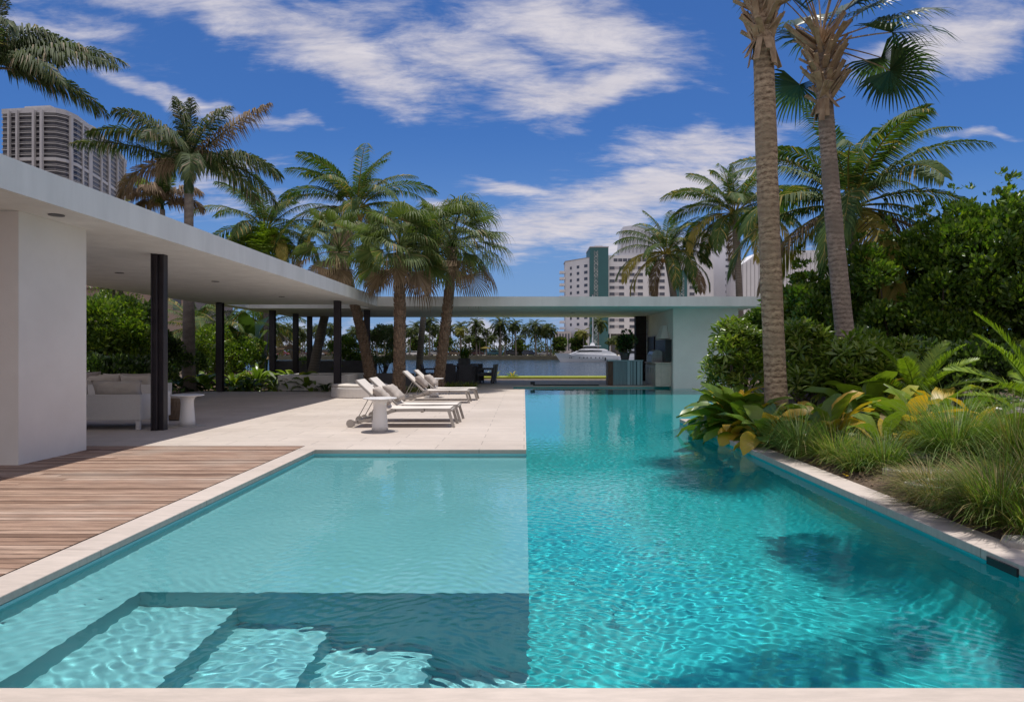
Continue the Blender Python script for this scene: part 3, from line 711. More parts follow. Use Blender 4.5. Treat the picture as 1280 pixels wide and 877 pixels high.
pillow('darker taupe square pillow on the third sun lounger', (-2.65, 17.70, .53), T_, R(4), mt='cushion_dark')
pillow('beige square pillow on the farthest sun lounger', (-2.54, 18.70, .53), T_, -R(4), mt='cushion')

# round daybed base
t = thing('round_daybed', 'round pale plaster daybed beside the post behind the loungers', 'daybed', (-4.80, 20.0, 0))
m = MB(); m.lathe([(.80, 0), (.82, .02), (.82, .27), (.81, .29)], 48); m.build('base', 'plaster', t)
m = MB(); m.lathe([(.76, .29), (.79, .31), (.79, .35), (.76, .37), (.60, .378)], 48); m.build('mattress', 'sling', t)

# sofas
def sofa(label, x0, x1, y0, y1, leg=.16, top=.59):
    t = thing('sofa', label, 'sofa', ((x0 + x1) / 2, (y0 + y1) / 2, 0), 0, 'white lounge sofas under the roof')
    a, b = (x1 - x0) / 2, (y1 - y0) / 2
    m = MB(); m.box(-a, a, -b, -b + .05, leg, top); m.build('back_panel', 'sofa_panel', t, bevel=.008)
    for s in (-1, 1):
        m = MB(); q = s * (a - .025); m.box(q - .025, q + .025, -b + .052, b, leg, top); m.build('side_panel', 'sofa_panel', t, bevel=.008)
        for s2 in (-1, 1):
            m = MB(); m.box(s * a - s * .06 - .03, s * a - s * .06 + .03, s2 * b - s2 * .05 - .03, s2 * b - s2 * .05 + .03, 0, leg - .002); m.build('leg', 'white_plastic', t)
    m = MB(); m.box(-a + .052, a - .052, -b + .052, b - .01, leg + .02, leg + .09); m.build('seat_base', 'sofa_panel', t)
    n = max(1, round(2 * a / .95)); wd_ = (2 * a - .12) / n
    for k in range(n):
        m = MB(); m.box(-a + .06 + k * wd_ + .005, -a + .06 + (k + 1) * wd_ - .005, -b + .06, b - .02, leg + .092, leg + .26); m.build('seat_cushion', 'sofa_fabric', t, bevel=.04)
        o = pillow_mesh(wd_ - .03, .42, .20).build('back_cushion', 'sofa_fabric', t, smooth=True)
        o.rotation_euler = (0, R(-14), R(90)); o.location = (-a + .06 + (k + .5) * wd_, -b + .20, .62)
    return t
sofa('white low sofa with its back panel towards the pool and pale cushions', -9.2, -6.42, 11.42, 12.4)
sofa('white low sofa farther back, mostly hidden behind the nearer sofa', -10.6, -8.2, 15.0, 15.9)
for k, (x, y, z, mt_, lb) in enumerate(((-8.62, 15.2, .66, 'cushion', 'wide beige pillow leaning on the farther sofa near the black post'), (-9.15, 15.2, .66, 'sofa_fabric', 'small pale pillow in the middle of the farther sofa'), (-9.7, 15.2, .7, 'cushion_dark', 'darker beige pillow on the left of the farther sofa'))):
    o = pillow(lb, (x, y, z), R(-16), R(90), w=.62 if k != 1 else .42, h=.36, mt=mt_, group='loose pillows on the sofas')
pillow('flat beige pillow rising over the back panel of the nearer sofa', (-7.0, 11.78, .665), R(-10), R(90), w=.86, h=.30, mt='cushion', group='loose pillows on the sofas')
t = thing('wicker_stool', 'brown wicker stool standing behind the white side table', 'stool', (-6.70, 13.2, 0))
m = MB(); m.lathe([(.24, .02), (.27, .2), (.27, .36), (.25, .42)], 28); m.build('body', 'wicker_brown', t)
m = MB(); m.lathe([(.25, .422), (.26, .45), (.24, .48)], 28); m.build('seat', 'cushion', t)

# dining set in dark wicker
t = thing('dining_table', 'long dark wicker dining table under the far roof', 'dining table', (-2.72, 28.4, 0))
m = MB(); m.box(-.80, .80, -.5, .5, .70, .75); m.build('table_top', 'wicker_dark', t, bevel=.005)
for sx_ in (-1, 1):
    for sy_ in (-1, 1):
        m = MB(); m.box(sx_ * .70 - .05, sx_ * .70 + .05, sy_ * .4 - .05, sy_ * .4 + .05, 0, .698); m.build('leg', 'wicker_dark', t)
def make_chair():
    t = thing('dining_chair', 'x', 'chair', (0, 0, 0), 0, 'dark wicker chairs around the dining table')
    m = MB(); m.box(-.29, .29, -.30, .28, .32, .44); m.build('seat', 'wicker_dark', t, bevel=.01)
    m = MB(); m.add([(-.28, -.33, .05), (.28, -.33, .05), (.28, -.25, .05), (-.28, -.25, .05), (-.27, -.43, .80), (.27, -.43, .80), (.27, -.38, .80), (-.27, -.38, .80)], [(0, 3, 2, 1), (4, 5, 6, 7), (0, 1, 5, 4), (1, 2, 6, 5), (2, 3, 7, 6), (3, 0, 4, 7)]); m.build('backrest', 'wicker_dark', t)
    for s in (-1, 1):
        m = MB(); m.box(s * .31 - .02, s * .31 + .02, -.34, .26, .58, .63); m.box(s * .31 - .02, s * .31 + .02, .22, .26, 0, .58); m.box(s * .31 - .02, s * .31 + .02, -.34, -.30, 0, .58); m.build('arm', 'wicker_dark', t)
    return t
ch0 = make_chair(); kids0 = [k for k in bpy.data.objects if k.parent == ch0]
for k, (x, y, rz, lb) in enumerate((
    (-2.98, 27.45, 0, 'dark wicker chair seen from behind on the left of the near table side'),
    (-2.33, 27.40, 3, 'dark wicker chair seen from behind at the near right, below the plant pot'),
    (-3.35, 29.35, 180, 'dark wicker chair facing us on the far table side at the left'),
    (-2.70, 29.4, 176, 'dark wicker chair facing us on the far table side in the middle'),
    (-2.05, 29.35, 183, 'dark wicker chair facing us on the far table side at the right'),
    (-1.62, 28.15, 88, 'dark wicker chair in profile at the near right end of the dining table'),
    (-1.55, 28.95, 84, 'dark wicker chair in profile at the far right end of the dining table'),
    (-3.85, 28.4, -92, 'dark wicker chair at the left end of the dining table by the palm trunk'))):
    c = ch0 if k == 0 else clone(ch0, None, kids0)
    c.location = (x, y, 0); c.rotation_euler = (0, 0, R(rz)); c['label'] = lb

# planters, low walls
m = MB(); m.box(-8.3, -5.95, 23.0, 23.2, 0, .52); m.box(-8.3, -5.95, 25.6, 25.8, 0, .52); m.box(-6.15, -5.95, 23.202, 25.598, 0, .52); m.box(-8.3, -8.1, 23.202, 25.598, 0, .52)
pl = m.build('planter', 'plaster'); tag(pl, 'long low plaster planter filled with pale pebbles in the roof opening', 'planter')
m = MB(); m.box(-8.098, -6.152, 23.202, 25.598, .1, .46); tag(m.build('pebble_bed', 'pebbles', pl), kind='stuff')
m = MB(); m.box(-5.75, -4.2, 25.9, 26.2, 0, .50); tag(m.build('low_wall', 'grey_wall'), 'dark grey low wall behind the thick palm trunk', 'wall')
m = MB(); m.box(-12, -7, 32.3, 32.5, 0, .9); tag(m.build('low_wall', 'grey_wall'), 'grey low wall by the shore behind the left garden', 'wall')
m = MB(); m.box(6.75, 8.6, 9.6, 9.95, .1, .50); o = m.build('garden_bench', 'plaster', bevel=.01); tag(o, 'pale plaster garden bench half hidden by plants at the right edge', 'bench')
m = MB(); m.box(7.02, 7.2, 9.7, 9.85, .50, .62); tag(m.build('white_box', 'white_plastic', bevel=.01), 'small white box standing on the pale garden bench', 'box')
rr = random.Random(2)
for k, (px, py, Y, w_, d_, lb) in enumerate(((1128, 585, 7.5, .55, .35, 'pale flat stepping stone between the grass tufts, third from the front'), (1150, 603, 6.8, .4, .25, 'narrow pale stepping stone just behind the brown grass'), (1215, 630, 6.0, .6, .3, 'wide pale stepping stone among the brown grass'), (1078, 555, 8.6, .5, .3, 'pale stepping stone farthest back under the yellow leaves'), (1282, 700, 4.55, .16, .14, 'pale stepping stone at the right edge of the picture'))):
    x = (px - CX) / F * Y; z = bed_z(x, Y); n = 9
    P = [(x + w_ * rr.uniform(.8, 1) * math.cos(2 * math.pi * i / n), Y + d_ * rr.uniform(.8, 1) * math.sin(2 * math.pi * i / n)) for i in range(n)]
    m = MB(); m.prism(P, z - .03, z + .045); tag(m.build('stepping_stone', 'stepstone', bevel=.012), lb, 'stepping stone', 'pale stepping stones in the planting bed')
# ================================================================== VEGETATION
def pinnate(m, base, az, el, L, droop, n, ll, w, hang=.5, mi=0, twist=0.0, rach=.018, plume=0.0, rm=None, pet=.12, rng=random):
    P = Vector(base); side = Vector((-math.sin(az), math.cos(az), 0)); ds = L / n; pts = [P.copy()]; T = None
    h = Vector((math.cos(az), math.sin(az), 0)); sway = rng.uniform(-.25, .25)
    for i in range(n):
        t = (i + .5) / n; th = el - droop * t ** 1.35
        T = (h * math.cos(th) + Vector((0, 0, 1)) * math.sin(th) + side * sway * t).normalized()
        P = P + T * ds; pts.append(P.copy())
        if t < pet: continue
        up = side.cross(T).normalized() * -1
        if up.z < 0 and abs(th) < 1.5: up = -up
        a = twist * t
        S = (side * math.cos(a) + up * math.sin(a)); U = (up * math.cos(a) - side * math.sin(a))
        q = (t - pet) / (1 - pet); le = ll * (math.sin(math.pi * (.16 + .80 * q)) ** .6) * rng.uniform(.85, 1.1)
        fw = .45 + .9 * q
        for s in (-1, 1):
            for rep in range(2 if plume else 1):
                d = (S * s + T * fw + U * (.28 + (rng.uniform(-plume, plume) if plume else 0)) + Vector((rng.uniform(-.08, .08), rng.uniform(-.08, .08), rng.uniform(-.1, .1)))).normalized()
                wv = (T - d * T.dot(d)).normalized() * w / 2
                b = P + T * rng.uniform(-.5, .5) * ds
                mid = b + d * le * .48 + Vector((0, 0, -hang * le * .14)); d2 = (d + Vector((0, 0, -hang * 1.25))).normalized()
                tip = mid + d2 * le * .52
                m.add([b - wv * .5, b + wv * .5, mid + wv, mid - wv, tip], [(0, 1, 2, 3), (3, 2, 4)], mi)
    k = max(2, n // 8); sub = pts[::k] + ([pts[-1]] if (len(pts) - 1) % k else [])
    m.tube(sub, [rach * (1 - .85 * i / (len(sub) - 1)) for i in range(len(sub))], 4, mi if rm is None else rm, cap=False)
def fan(m, base, az, el, pet, RR, nseg, droop, w, mi=0, rm=None, fold=.25, spread=125, rng=random):
    h = Vector((math.cos(az), math.sin(az), 0)); side = Vector((-math.sin(az), math.cos(az), 0)); pts = [Vector(base)]; P = Vector(base)
    for i in range(5):
        th = el - droop * .35 * (i / 4); T = (h * math.cos(th) + Vector((0, 0, math.sin(th)))).normalized(); P = P + T * pet / 5; pts.append(P.copy())
    m.tube(pts, [.022, .018, .015, .013, .012, .010], 4, mi if rm is None else rm, cap=False)
    U = side.cross(T).normalized()
    if U.z < 0: U = -U
    roll = rng.uniform(-.5, .5); S = side * math.cos(roll) + U * math.sin(roll); U = (U * math.cos(roll) - side * math.sin(roll))
    for i in range(nseg):
        a = R(-spread + 2 * spread * i / (nseg - 1)) ; fr = abs(a) / R(spread)
        d = (T * math.cos(a) + S * math.sin(a) + U * fold * (1 if i % 2 else .8) * (.4 + fr)).normalized(); L = RR * (1 - .28 * fr) * rng.uniform(.92, 1.06)
        wd = (S * math.cos(a) - T * math.sin(a)); wd = (wd - d * wd.dot(d)).normalized() * w / 2 + U * .006
        b = P.copy(); mid = b + d * L * .55 + Vector((0, 0, -droop * L * .07)); d2 = (d + Vector((0, 0, -droop * rng.uniform(.6, 1.3)))).normalized()
        m2 = mid + d2 * L * .22; d3 = (d2 + Vector((0, 0, -droop * .9))).normalized(); tip = m2 + d3 * L * .25
        m.add([b - wd * .2, b + wd * .2, mid + wd, mid - wd, m2 + wd * .55, m2 - wd * .55, tip], [(0, 1, 2, 3), (3, 2, 4, 5), (5, 4, 6)], mi)
def trunk_pts(base, top, bend=(0, 0), n=14):
    b = Vector(base); t = Vector(top); out = []
    for i in range(n + 1):
        s = i / n; p = b.lerp(t, s); k = math.sin(math.pi * s); out.append(p + Vector((bend[0] * k, bend[1] * k, 0)))
    return out
def palm(kind, name, label, base, top, r0, r1, cr, seed, bend=(0, 0), group=None, cat='palm tree', trunk_m=None, cut=None, skirt=0):
    rng = random.Random(seed); B = Vector(base); tp = Vector(top) - B
    t = thing(name, label, cat, base, 0, group)
    pts = trunk_pts((0, 0, -.1), tp, bend, 26)
    rad = [(r0 + (r1 - r0) * (i / 26) ** .7) * (1.0 + rng.uniform(-.035, .035)) + (.35 * r0 * math.exp(-i * 1.3) if kind != 'fan' else .5 * r0 * math.exp(-i * .7)) for i in range(27)]
    m = MB(); m.tube(pts, rad, 20, 0)
    if kind == 'fan':   # old leaf bases
        for i in range(330):
            s = i / 330 * 25.5; k = int(s); p = pts[k].lerp(pts[k + 1], s - k); a = i * 2.39996; rr_ = rad[k]
            o = Vector((math.cos(a), math.sin(a), 0)); sd_ = Vector((-o.y, o.x, 0)) * rng.uniform(.03, .06)
            A = p + o * rr_ * .85; T_ = A + o * rng.uniform(.03, .07) + Vector((0, 0, rng.uniform(.08, .17)))
            m.add([A - sd_ - Vector((0, 0, .05)), A + sd_ - Vector((0, 0, .05)), T_ + sd_ * .5, T_ - sd_ * .5, A + o * .05], [(0, 1, 4), (1, 2, 4), (2, 3, 4), (3, 0, 4)], 1)
    trk = m.build('trunk', [trunk_m or {'coco': 'bk_coco', 'royal': 'bk_royal', 'fan': 'bk_boots', 'sabal': 'bk_sabal'}[kind], 'boot_dark'], t, smooth=(kind != 'fan'))
    m = MB(); T0 = Vector(tp) + Vector((0, 0, .05)); dr = (pts[-1] - pts[-4]).normalized()
    if kind == 'coco':
        n = cr.get('n', 24) + 6; L = cr['L']
        for i in range(n):
            f = i / (n - 1); el = R(82 - 105 * f + rng.uniform(-7, 7)); az = i * 2.39996 + rng.uniform(-.25, .25) + cr.get('az', 0)
            yel = f > .72 and rng.random() < cr.get('yel', .5); dead = f > .93 and rng.random() < .6
            pinnate(m, T0 + Vector((math.cos(az), math.sin(az), 0)) * r1 * .7, az, el, L * rng.uniform(.85, 1.08) * (1 if f > .1 else .8), R(62 + 45 * f * rng.uniform(.6, 1.2)) * (1 if f < .8 else .75),
                    int(cr.get('nl', 52) * 1.5), L * .215, L * .009 + .013, hang=.75 + .6 * f, mi=2 if dead else 1 if yel else 0, twist=rng.uniform(-1.1, 1.1), rach=.032, rm=1, pet=.16, rng=rng)
    elif kind == 'royal':
        for az, el, L, dp, mi in cr['fr']:
            pinnate(m, T0 + Vector((0, 0, rng.uniform(0, .25))), R(az), R(el), L, R(dp), 78, .80, .042, hang=1.35, mi=mi, twist=rng.uniform(-.4, .4), rach=.04, plume=.75, rm=0, pet=.12, rng=rng)
    elif kind in ('fan', 'sabal'):
        n = cr.get('n', 30)
        for i in range(n):
            f = i / (n - 1); el = R(80 - cr.get('range', 120) * f + rng.uniform(-8, 8)); az = i * 2.39996 + rng.uniform(-.3, .3) + cr.get('az', 0)
            dead = f > 1 - cr.get('dead', .12)
            if cr.get('noleft') and math.cos(az) < -.15 and f > .45 and i % 3: continue
            fan(m, T0 + Vector((0, 0, .15 * (1 - f))), az, el, cr['pet'] * rng.uniform(.85, 1.1), cr['R'] * rng.uniform(.85, 1.08), cr.get('seg', 34), cr.get('droop', .9) * (1.2 if dead else 1), cr.get('w', .055), mi=1 if dead else 0, rm=1 if dead or kind == 'sabal' else 0, fold=cr.get('fold', .25), spread=cr.get('spread', 120), rng=rng)
    mats_ = {'coco': ['lf_coco', 'lf_coco_yel', 'lf_dead'], 'royal': ['lf_royal', 'lf_dead', 'lf_bright'], 'fan': ['lf_fan', 'lf_dead'], 'sabal': ['lf_sabal', 'boot']}[kind]
    if kind == 'sabal': mats_ = ['lf_sabal', 'boot']
    m.build('crown', mats_, t)
    if kind == 'sabal':   # criss-cross boots under the crown
        m = MB()
        nb_ = cr.get('boots', 70)
        for i in range(nb_):
            a = i * 2.39996 + rng.uniform(-.3, .3); z = -1.0 + 1.1 * i / nb_; s = (.8 + .9 * (i / nb_)) * rng.uniform(.6, 1.35)
            o = Vector((math.cos(a), math.sin(a), 0)); k = dr * z
            A = T0 + k + o * r1 * .8; C = A + o * rng.uniform(.12, .32) * s + Vector((0, 0, rng.uniform(.12, .46))) + Vector((-o.y, o.x, 0)) * rng.uniform(-.24, .24)
            m.bar(A, C, .10 * rng.uniform(.7, 1.1), .03)
        for i in range(10):
            a = rng.uniform(0, 6.28); o = Vector((math.cos(a), math.sin(a), 0)); A = T0 + dr * -.95 + o * r1; m.bar(A, A + o * rng.uniform(.03, .2) + Vector((0, 0, -rng.uniform(.15, .45))), .09, .012)
        m.build('leaf_boots', 'boot', t)
    if kind == 'coco' and cr.get('nuts', 5):
        for i in range(cr.get('nuts', 5)):
            a = rng.uniform(0, 6.28); c = T0 + Vector((math.cos(a) * .28, math.sin(a) * .28, -.30 - rng.uniform(0, .22)))
            q = MB(); q.lathe([(.02, -.13), (.08, -.09), (.11, -.02), (.10, .05), (.05, .11), (.01, .13)], 10, c); q.build('coconut', 'coconut', t, smooth=True)
    if kind == 'royal':
        q = MB(); q.tube([T0 + Vector((0, 0, -1.05)), T0 + Vector((0, 0, -.8)), T0 + Vector((0, 0, -.2)), T0 + Vector((0, 0, .15))], [r1 * 1.02, r1 * 1.25, r1 * .95, r1 * .5], 16); q.build('crownshaft', 'lf_dark', t, smooth=True)
    return t

# leaf clouds -----------------------------------------------------------------
LEAF = (np.array([(0, 0, 0), (.28, .45, -.06), (0, 1, -.10), (-.28, .45, -.06), (0, .5, .02)], float), np.array([(0, 1, 4), (1, 2, 4), (2, 3, 4), (3, 0, 4)]))
LEAF2 = (np.array([(0, 0, 0), (.27, .5, .06), (0, 1, -.06), (-.27, .5, .06)], float), np.array([(0, 1, 2), (0, 2, 3)]))
def whorl_template(n=9, up=.55, w=.11):
    V = []; Fc = []
    for k in range(n):
        a = 2 * math.pi * k / n + (k % 3) * .2; e = up + .35 * ((k * 7) % 3 - 1) * .6; d = np.array((math.cos(a) * math.cos(e), math.sin(a) * math.cos(e), math.sin(e))); s = np.array((-math.sin(a), math.cos(a), 0)) * w
        o = len(V); V += [d * .05, d * .6 + s + np.array((0, 0, .03)), d * 1.0 - np.array((0, 0, .12)), d * .6 - s + np.array((0, 0, .03)), d * .55 - np.array((0, 0, .03))]
        Fc += [(o, o + 1, o + 4), (o + 1, o + 2, o + 4), (o + 2, o + 3, o + 4), (o + 3, o, o + 4)]
    return np.array(V), np.array(Fc)
WHORL = whorl_template()
def frames(D, rs):
    D = D / np.linalg.norm(D, axis=1, keepdims=True); r = rs.normal(size=D.shape); X = np.cross(D, r); X /= np.linalg.norm(X, axis=1, keepdims=True); Z = np.cross(X, D)
    return X, D, Z
def scatter(name, tmpl, P, D, S, mats, parent=None, mi=None, axis='y', rs=None, loc=None):
    V0, F0 = tmpl; X, Yd, Z = frames(D, rs or np.random); n = len(P)
    A = (X, Yd, Z) if axis == 'y' else (X, Z, Yd)
    V = P[:, None, :] + S[:, None, None] * (V0[None, :, 0, None] * A[0][:, None, :] + V0[None, :, 1, None] * A[1][:, None, :] + V0[None, :, 2, None] * A[2][:, None, :])
    Fc = F0[None] + (np.arange(n) * len(V0))[:, None, None]
    return np_mesh(name, V.reshape(-1, 3), Fc.reshape(-1, F0.shape[1]), mats, parent, None if mi is None else np.repeat(mi, len(F0)), loc)
def blobs(rs, rad, nb, br, power=1.0, bottom=-1.0):
    C = []
    while len(C) < nb:
        d = rs.normal(size=3); d /= np.linalg.norm(d); r = rs.uniform(.25, 1) ** .5
        if d[2] < bottom: continue
        C.append(d * r)
    C = np.array(C) * np.array(rad) * (1 - br * .6); rb = rs.uniform(.55, 1.25, nb) * br * np.mean(rad)
    return C, rb
def shrub(name, label, loc, rad, n, leaf, mats, seed, cat='shrub', nb=26, br=.34, upb=.5, tmpl=LEAF2, group=None, stems=7, bottom=-.8, size_var=.35, whorl=False, spikes=0, mixp=None, lift=0.0):
    """bush: foliage as clumps of single leaves on a few stems; loc = ground point, rad = half sizes"""
    rs = np.random.RandomState(seed); t = thing(name, label, cat, loc, 0, group)
    C, rb = blobs(rs, rad, nb, br, bottom=bottom); C[:, 2] += rad[2] + lift
    if spikes:   # upright shoots that make a ragged outline
        k = spikes; a = rs.uniform(0, 6.28, k); q = rs.uniform(.2, .95, k); base = np.stack([np.cos(a) * q * rad[0], np.sin(a) * q * rad[1], rad[2] * (1 + np.sqrt(np.maximum(0, 1 - q * q)) * .8)], 1)
        for j in range(3):
            C = np.concatenate([C, base + np.array((0, 0, 1.0)) * (j - .5) * rad[2] * .21]); rb = np.concatenate([rb, np.full(k, (.26 - .075 * j) * br / .34 * np.mean(rad) * .62)])
    w = rb ** 2; pick = rs.choice(len(C), n, p=w / w.sum()); d = rs.normal(size=(n, 3)); d /= np.linalg.norm(d, axis=1, keepdims=True); d[:, 2] = np.where(d[:, 2] < -.3, -d[:, 2], d[:, 2])
    r = rb[pick] * rs.uniform(.35, 1.08, n) ** .6; P = C[pick] + d * r[:, None] * np.array((1, 1, .9))
    P[:, 2] = np.maximum(P[:, 2], .03)
    D = d * .8 + rs.normal(size=(n, 3)) * .55 + np.array((0, 0, upb))
    S = leaf * rs.uniform(1 - size_var, 1 + size_var, n)
    mi = None
    if mixp: mi = (rs.rand(n) < mixp).astype(int)
    scatter('foliage', WHORL if whorl else tmpl, P, D, S, mats, t, mi, axis='z' if whorl else 'y', rs=rs)
    m = MB(); rng = random.Random(seed)
    for k in range(stems):
        c = Vector(C[rng.randrange(nb)]); b = Vector((rng.uniform(-.12, .12) * rad[0], rng.uniform(-.12, .12) * rad[1], -.05)); mid = b.lerp(c, .5) + Vector((rng.uniform(-.1, .1), rng.uniform(-.1, .1), 0)) * rad[0]
        r0 = .018 + .012 * rad[2]; m.tube([b, mid, c], [r0, r0 * .7, r0 * .3], 6)
    m.build('stems', 'bk_branch', t)
    return t
def blade(m, base, az, el, L, w, droop, mi=0, n=6, shape='ovate', fold=.13, petiole=.25, rng=random):
    """one broad leaf with a fold along the middle, curving over"""
    h = Vector((math.cos(az), math.sin(az), 0)); side = Vector((-math.sin(az), math.cos(az), 0)); P = Vector(base); rows = []; pt = [P.copy()]
    rl = rng.uniform(-.5, .5); side = (side + Vector((0, 0, rl))).normalized()
    for i in range(4):
        P = P + (h * math.cos(el) + Vector((0, 0, math.sin(el)))) * petiole * L / 4; pt.append(P.copy())
    m.tube(pt, [.012, .011, .010, .009, .008], 4, mi, cap=False)
    for i in range(n + 1):
        t = i / n; th = el - droop * t ** 1.2; T = h * math.cos(th) + Vector((0, 0, math.sin(th)))
        if i: P = P + T * L * (1 - petiole) / n
        U = side.cross(T); U = U if U.z > 0 else -U
        ww = w * (math.sin(math.pi * min(.999, .10 + .90 * t)) ** (.75 if shape == 'ovate' else .35)) * (1 if i < n else .06)
        wav = .05 * w * math.sin(i * 2.2 + az * 3)
        rows.append((P - side * ww / 2 + U * (fold * ww + wav), P.copy(), P + side * ww / 2 + U * (fold * ww - wav)))
    o = len(m.v)
    for r_ in rows: m.v += [tuple(q) for q in r_]
    for i in range(n):
        a = o + i * 3; b = a + 3; m.f += [(a, a + 1, b + 1, b), (a + 1, a + 2, b + 2, b + 1)]; m.m += [mi, mi]
def rosette(name, label, loc, n, L, w, seed, mats=('lf_big', 'lf_yellow', 'lf_dead'), cat='plant', group=None, elr=(85, -5), droop=70, py=.12, pd=.05, shape='ovate', sub=1, spread=.0, petiole=.25):
    rng = random.Random(seed); t = thing(name, label, cat, loc, 0, group)
    for j in range(sub):
        m = MB(); cx_, cy_ = (rng.uniform(-spread, spread), rng.uniform(-spread * .7, spread * .7)) if sub > 1 else (0, 0)
        for i in range(n):
            f = i / n; az = i * 2.39996 + rng.uniform(-.3, .3); el = R(elr[0] + (elr[1] - elr[0]) * f + rng.uniform(-10, 10))
            r = rng.random(); mi = 2 if (r < pd and f > .4) else 1 if r < pd + py else 0
            blade(m, (cx_ + .04 * math.cos(az), cy_ + .04 * math.sin(az), 0), az, el, L * rng.uniform(.75, 1.12), w * rng.uniform(.8, 1.15), R(droop * rng.uniform(.7, 1.35)), mi, shape=shape, rng=rng, petiole=petiole)
        if sub == 1: m.build('leaves', list(mats), t, smooth=True)
        else: m.build('leaf_rosette', list(mats), t, smooth=True)
    return t
def grass(name, label, loc, n, H, spread, seed, mats=('lf_grass', 'lf_grass_brown'), brown=.12, lean=(0, 0), w=.007, group='ornamental grass tufts in the right bed', arch=1.0):
    rng = random.Random(seed); m = MB()
    for i in range(int(n * 1.9)):
        az = rng.uniform(0, 2 * math.pi); r = rng.random() ** .5 * spread * .42; el = R(rng.uniform(38, 90)) ; L = H * rng.uniform(.6, 1.2); ww = w * rng.uniform(.6, 1.3)
        P = Vector((r * math.cos(az), r * math.sin(az), -.02)); h = Vector((math.cos(az) + lean[0], math.sin(az) + lean[1], 0)); side = Vector((-math.sin(az), math.cos(az), 0)); dr = R(rng.uniform(25, 95)) * arch; o = len(m.v); k = 5
        mi = 1 if rng.random() < brown else 0
        for j in range(k + 1):
            t = j / k; th = el - dr * t ** 1.4
            if j: P = P + (h * math.cos(th) + Vector((0, 0, math.sin(th)))) * L / k
            if P.z < .02 and j > 2: P.z = .02 + .01 * rng.random()
            q = ww * (1 - t) ** .6 / 2 + .0006; m.v += [tuple(P - side * q), tuple(P + side * q)]
        for j in range(k): a = o + 2 * j; m.f.append((a, a + 1, a + 3, a + 2)); m.m.append(mi)
    o = m.build(name, list(mats)); o.location = loc; return tag(o, label, 'grass', group)
def cycad(name, label, loc, n, L, seed, cat='cycad', elr=(80, 15), az0=0):
    rng = random.Random(seed); t = thing(name, label, cat, loc)
    m = MB(); m.tube([(0, 0, -.05), (0, 0, .15), (0, 0, .26)], [.13, .15, .10], 12); m.build('trunk', 'bk_boots', t)
    m = MB()
    for i in range(n):
        f = i / n; az = i * 2.39996 + az0 + rng.uniform(-.2, .2)
        pinnate(m, (0, 0, .25), az, R(elr[0] + (elr[1] - elr[0]) * f + rng.uniform(-5, 5)), L * rng.uniform(.85, 1.1), R(35 + 25 * f), 66, L * .17, .022, hang=.05, mi=0, twist=rng.uniform(-.5, .5), rach=.014, rm=0, pet=.12, rng=rng)
    m.build('fronds', 'lf_cycad', t); return t

# ------------------------------------------------------------------ palms on the right
p = at(972, 440, 10.5); q = at(952, -22, 10.5)
palm('sabal', 'cabbage_palm', 'tall palm with thick ringed tan trunk nearest the pool on the right', (p.x, 10.5, .2), (q.x, 10.5, q.z), .165, .155, dict(n=13, R=1.15, pet=1.3, seg=44, w=.05, droop=.5, range=52, dead=.0, fold=.18), 11, bend=(-.02, 0))
p = at(1068, 440, 12); q = at(1027, 62, 12)
palm('sabal', 'cabbage_palm', 'tall leaning palm with greyer trunk and dark fan leaves behind the thick one', (p.x, 12, .2), (q.x, 12, q.z), .185, .125, dict(noleft=True, n=27, R=1.15, pet=1.2, seg=46, w=.05, droop=.45, range=92, dead=.0, fold=.18, az=.35), 23, bend=(-.05, 0), trunk_m='bk_sabal_grey')
p = at(1062, 440, 17); q = at(1062, 262, 17)
palm('coco', 'coconut_palm', 'coconut palm with wide feathery crown rising above the right hedge', (p.x + .1, 17, 0), (q.x, 17, q.z), .16, .12, dict(L=3.5, n=26, nl=58, nuts=5, yel=.5, az=.4), 31, bend=(.15, 0))
p = at(835, 440, 38); q = at(833, 318, 38)
palm('coco', 'coconut_palm', 'coconut palm with orange nuts in front of the white hotel', (p.x + .3, 38, 0), (q.x, 38, q.z), .22, .17, dict(L=3.3, n=24, nl=52, nuts=9, yel=.6, az=1.2), 37, bend=(.3, 0))
p = at(921, 440, 36); q = at(918, 268, 36)
palm('coco', 'coconut_palm', 'coconut palm standing between the hotel and the thick ringed trunk', (p.x + .2, 36, 0), (q.x, 36, q.z), .21, .16, dict(L=4.0, n=26, nl=56, nuts=6, yel=.45, az=2.2), 41, bend=(.1, 0))
# a palm just outside the picture that shades the water on the right
palm('coco', 'coconut_palm', 'coconut palm leaning over the pool just outside the right edge', (5.6, 4.4, .25), (3.6, 5.7, 9.2), .17, .12, dict(L=2.6, n=3, nl=44, nuts=3), 43, bend=(.5, -.3))

# ------------------------------------------------------------------ palms on the left
p = at(236, 440, 23); q = at(236, 208, 23)
palm('royal', 'royal_palm', 'royal palm with smooth grey trunk rising behind the left roof', (p.x, 23, 0), (q.x, 23, q.z), .23, .13,
     dict(fr=[(80, 86, 2.2, 10, 0), (250, 80, 2.0, 20, 0), (182, 22, 4.3, -20 + 45, 0), (176, 40, 3.6, 60, 0), (5, 45, 3.4, 22, 1), (-8, 20, 3.6, 70, 0), (8, 5, 3.4, 75, 0), (20, 30, 3.2, 80, 0), (200, 5, 2.6, 85, 1), (100, 40, 3.0, 70, 0), (270, 35, 3.0, 80, 0), (300, 15, 2.6, 90, 0), (60, 20, 3.0, 80, 0), (140, 30, 2.8, 80, 0), (225, 55, 2.6, 60, 0), (-30, 60, 2.6, 50, 0)]), 51)
p = at(-12, 440, 20); q = at(-12, 88, 20)
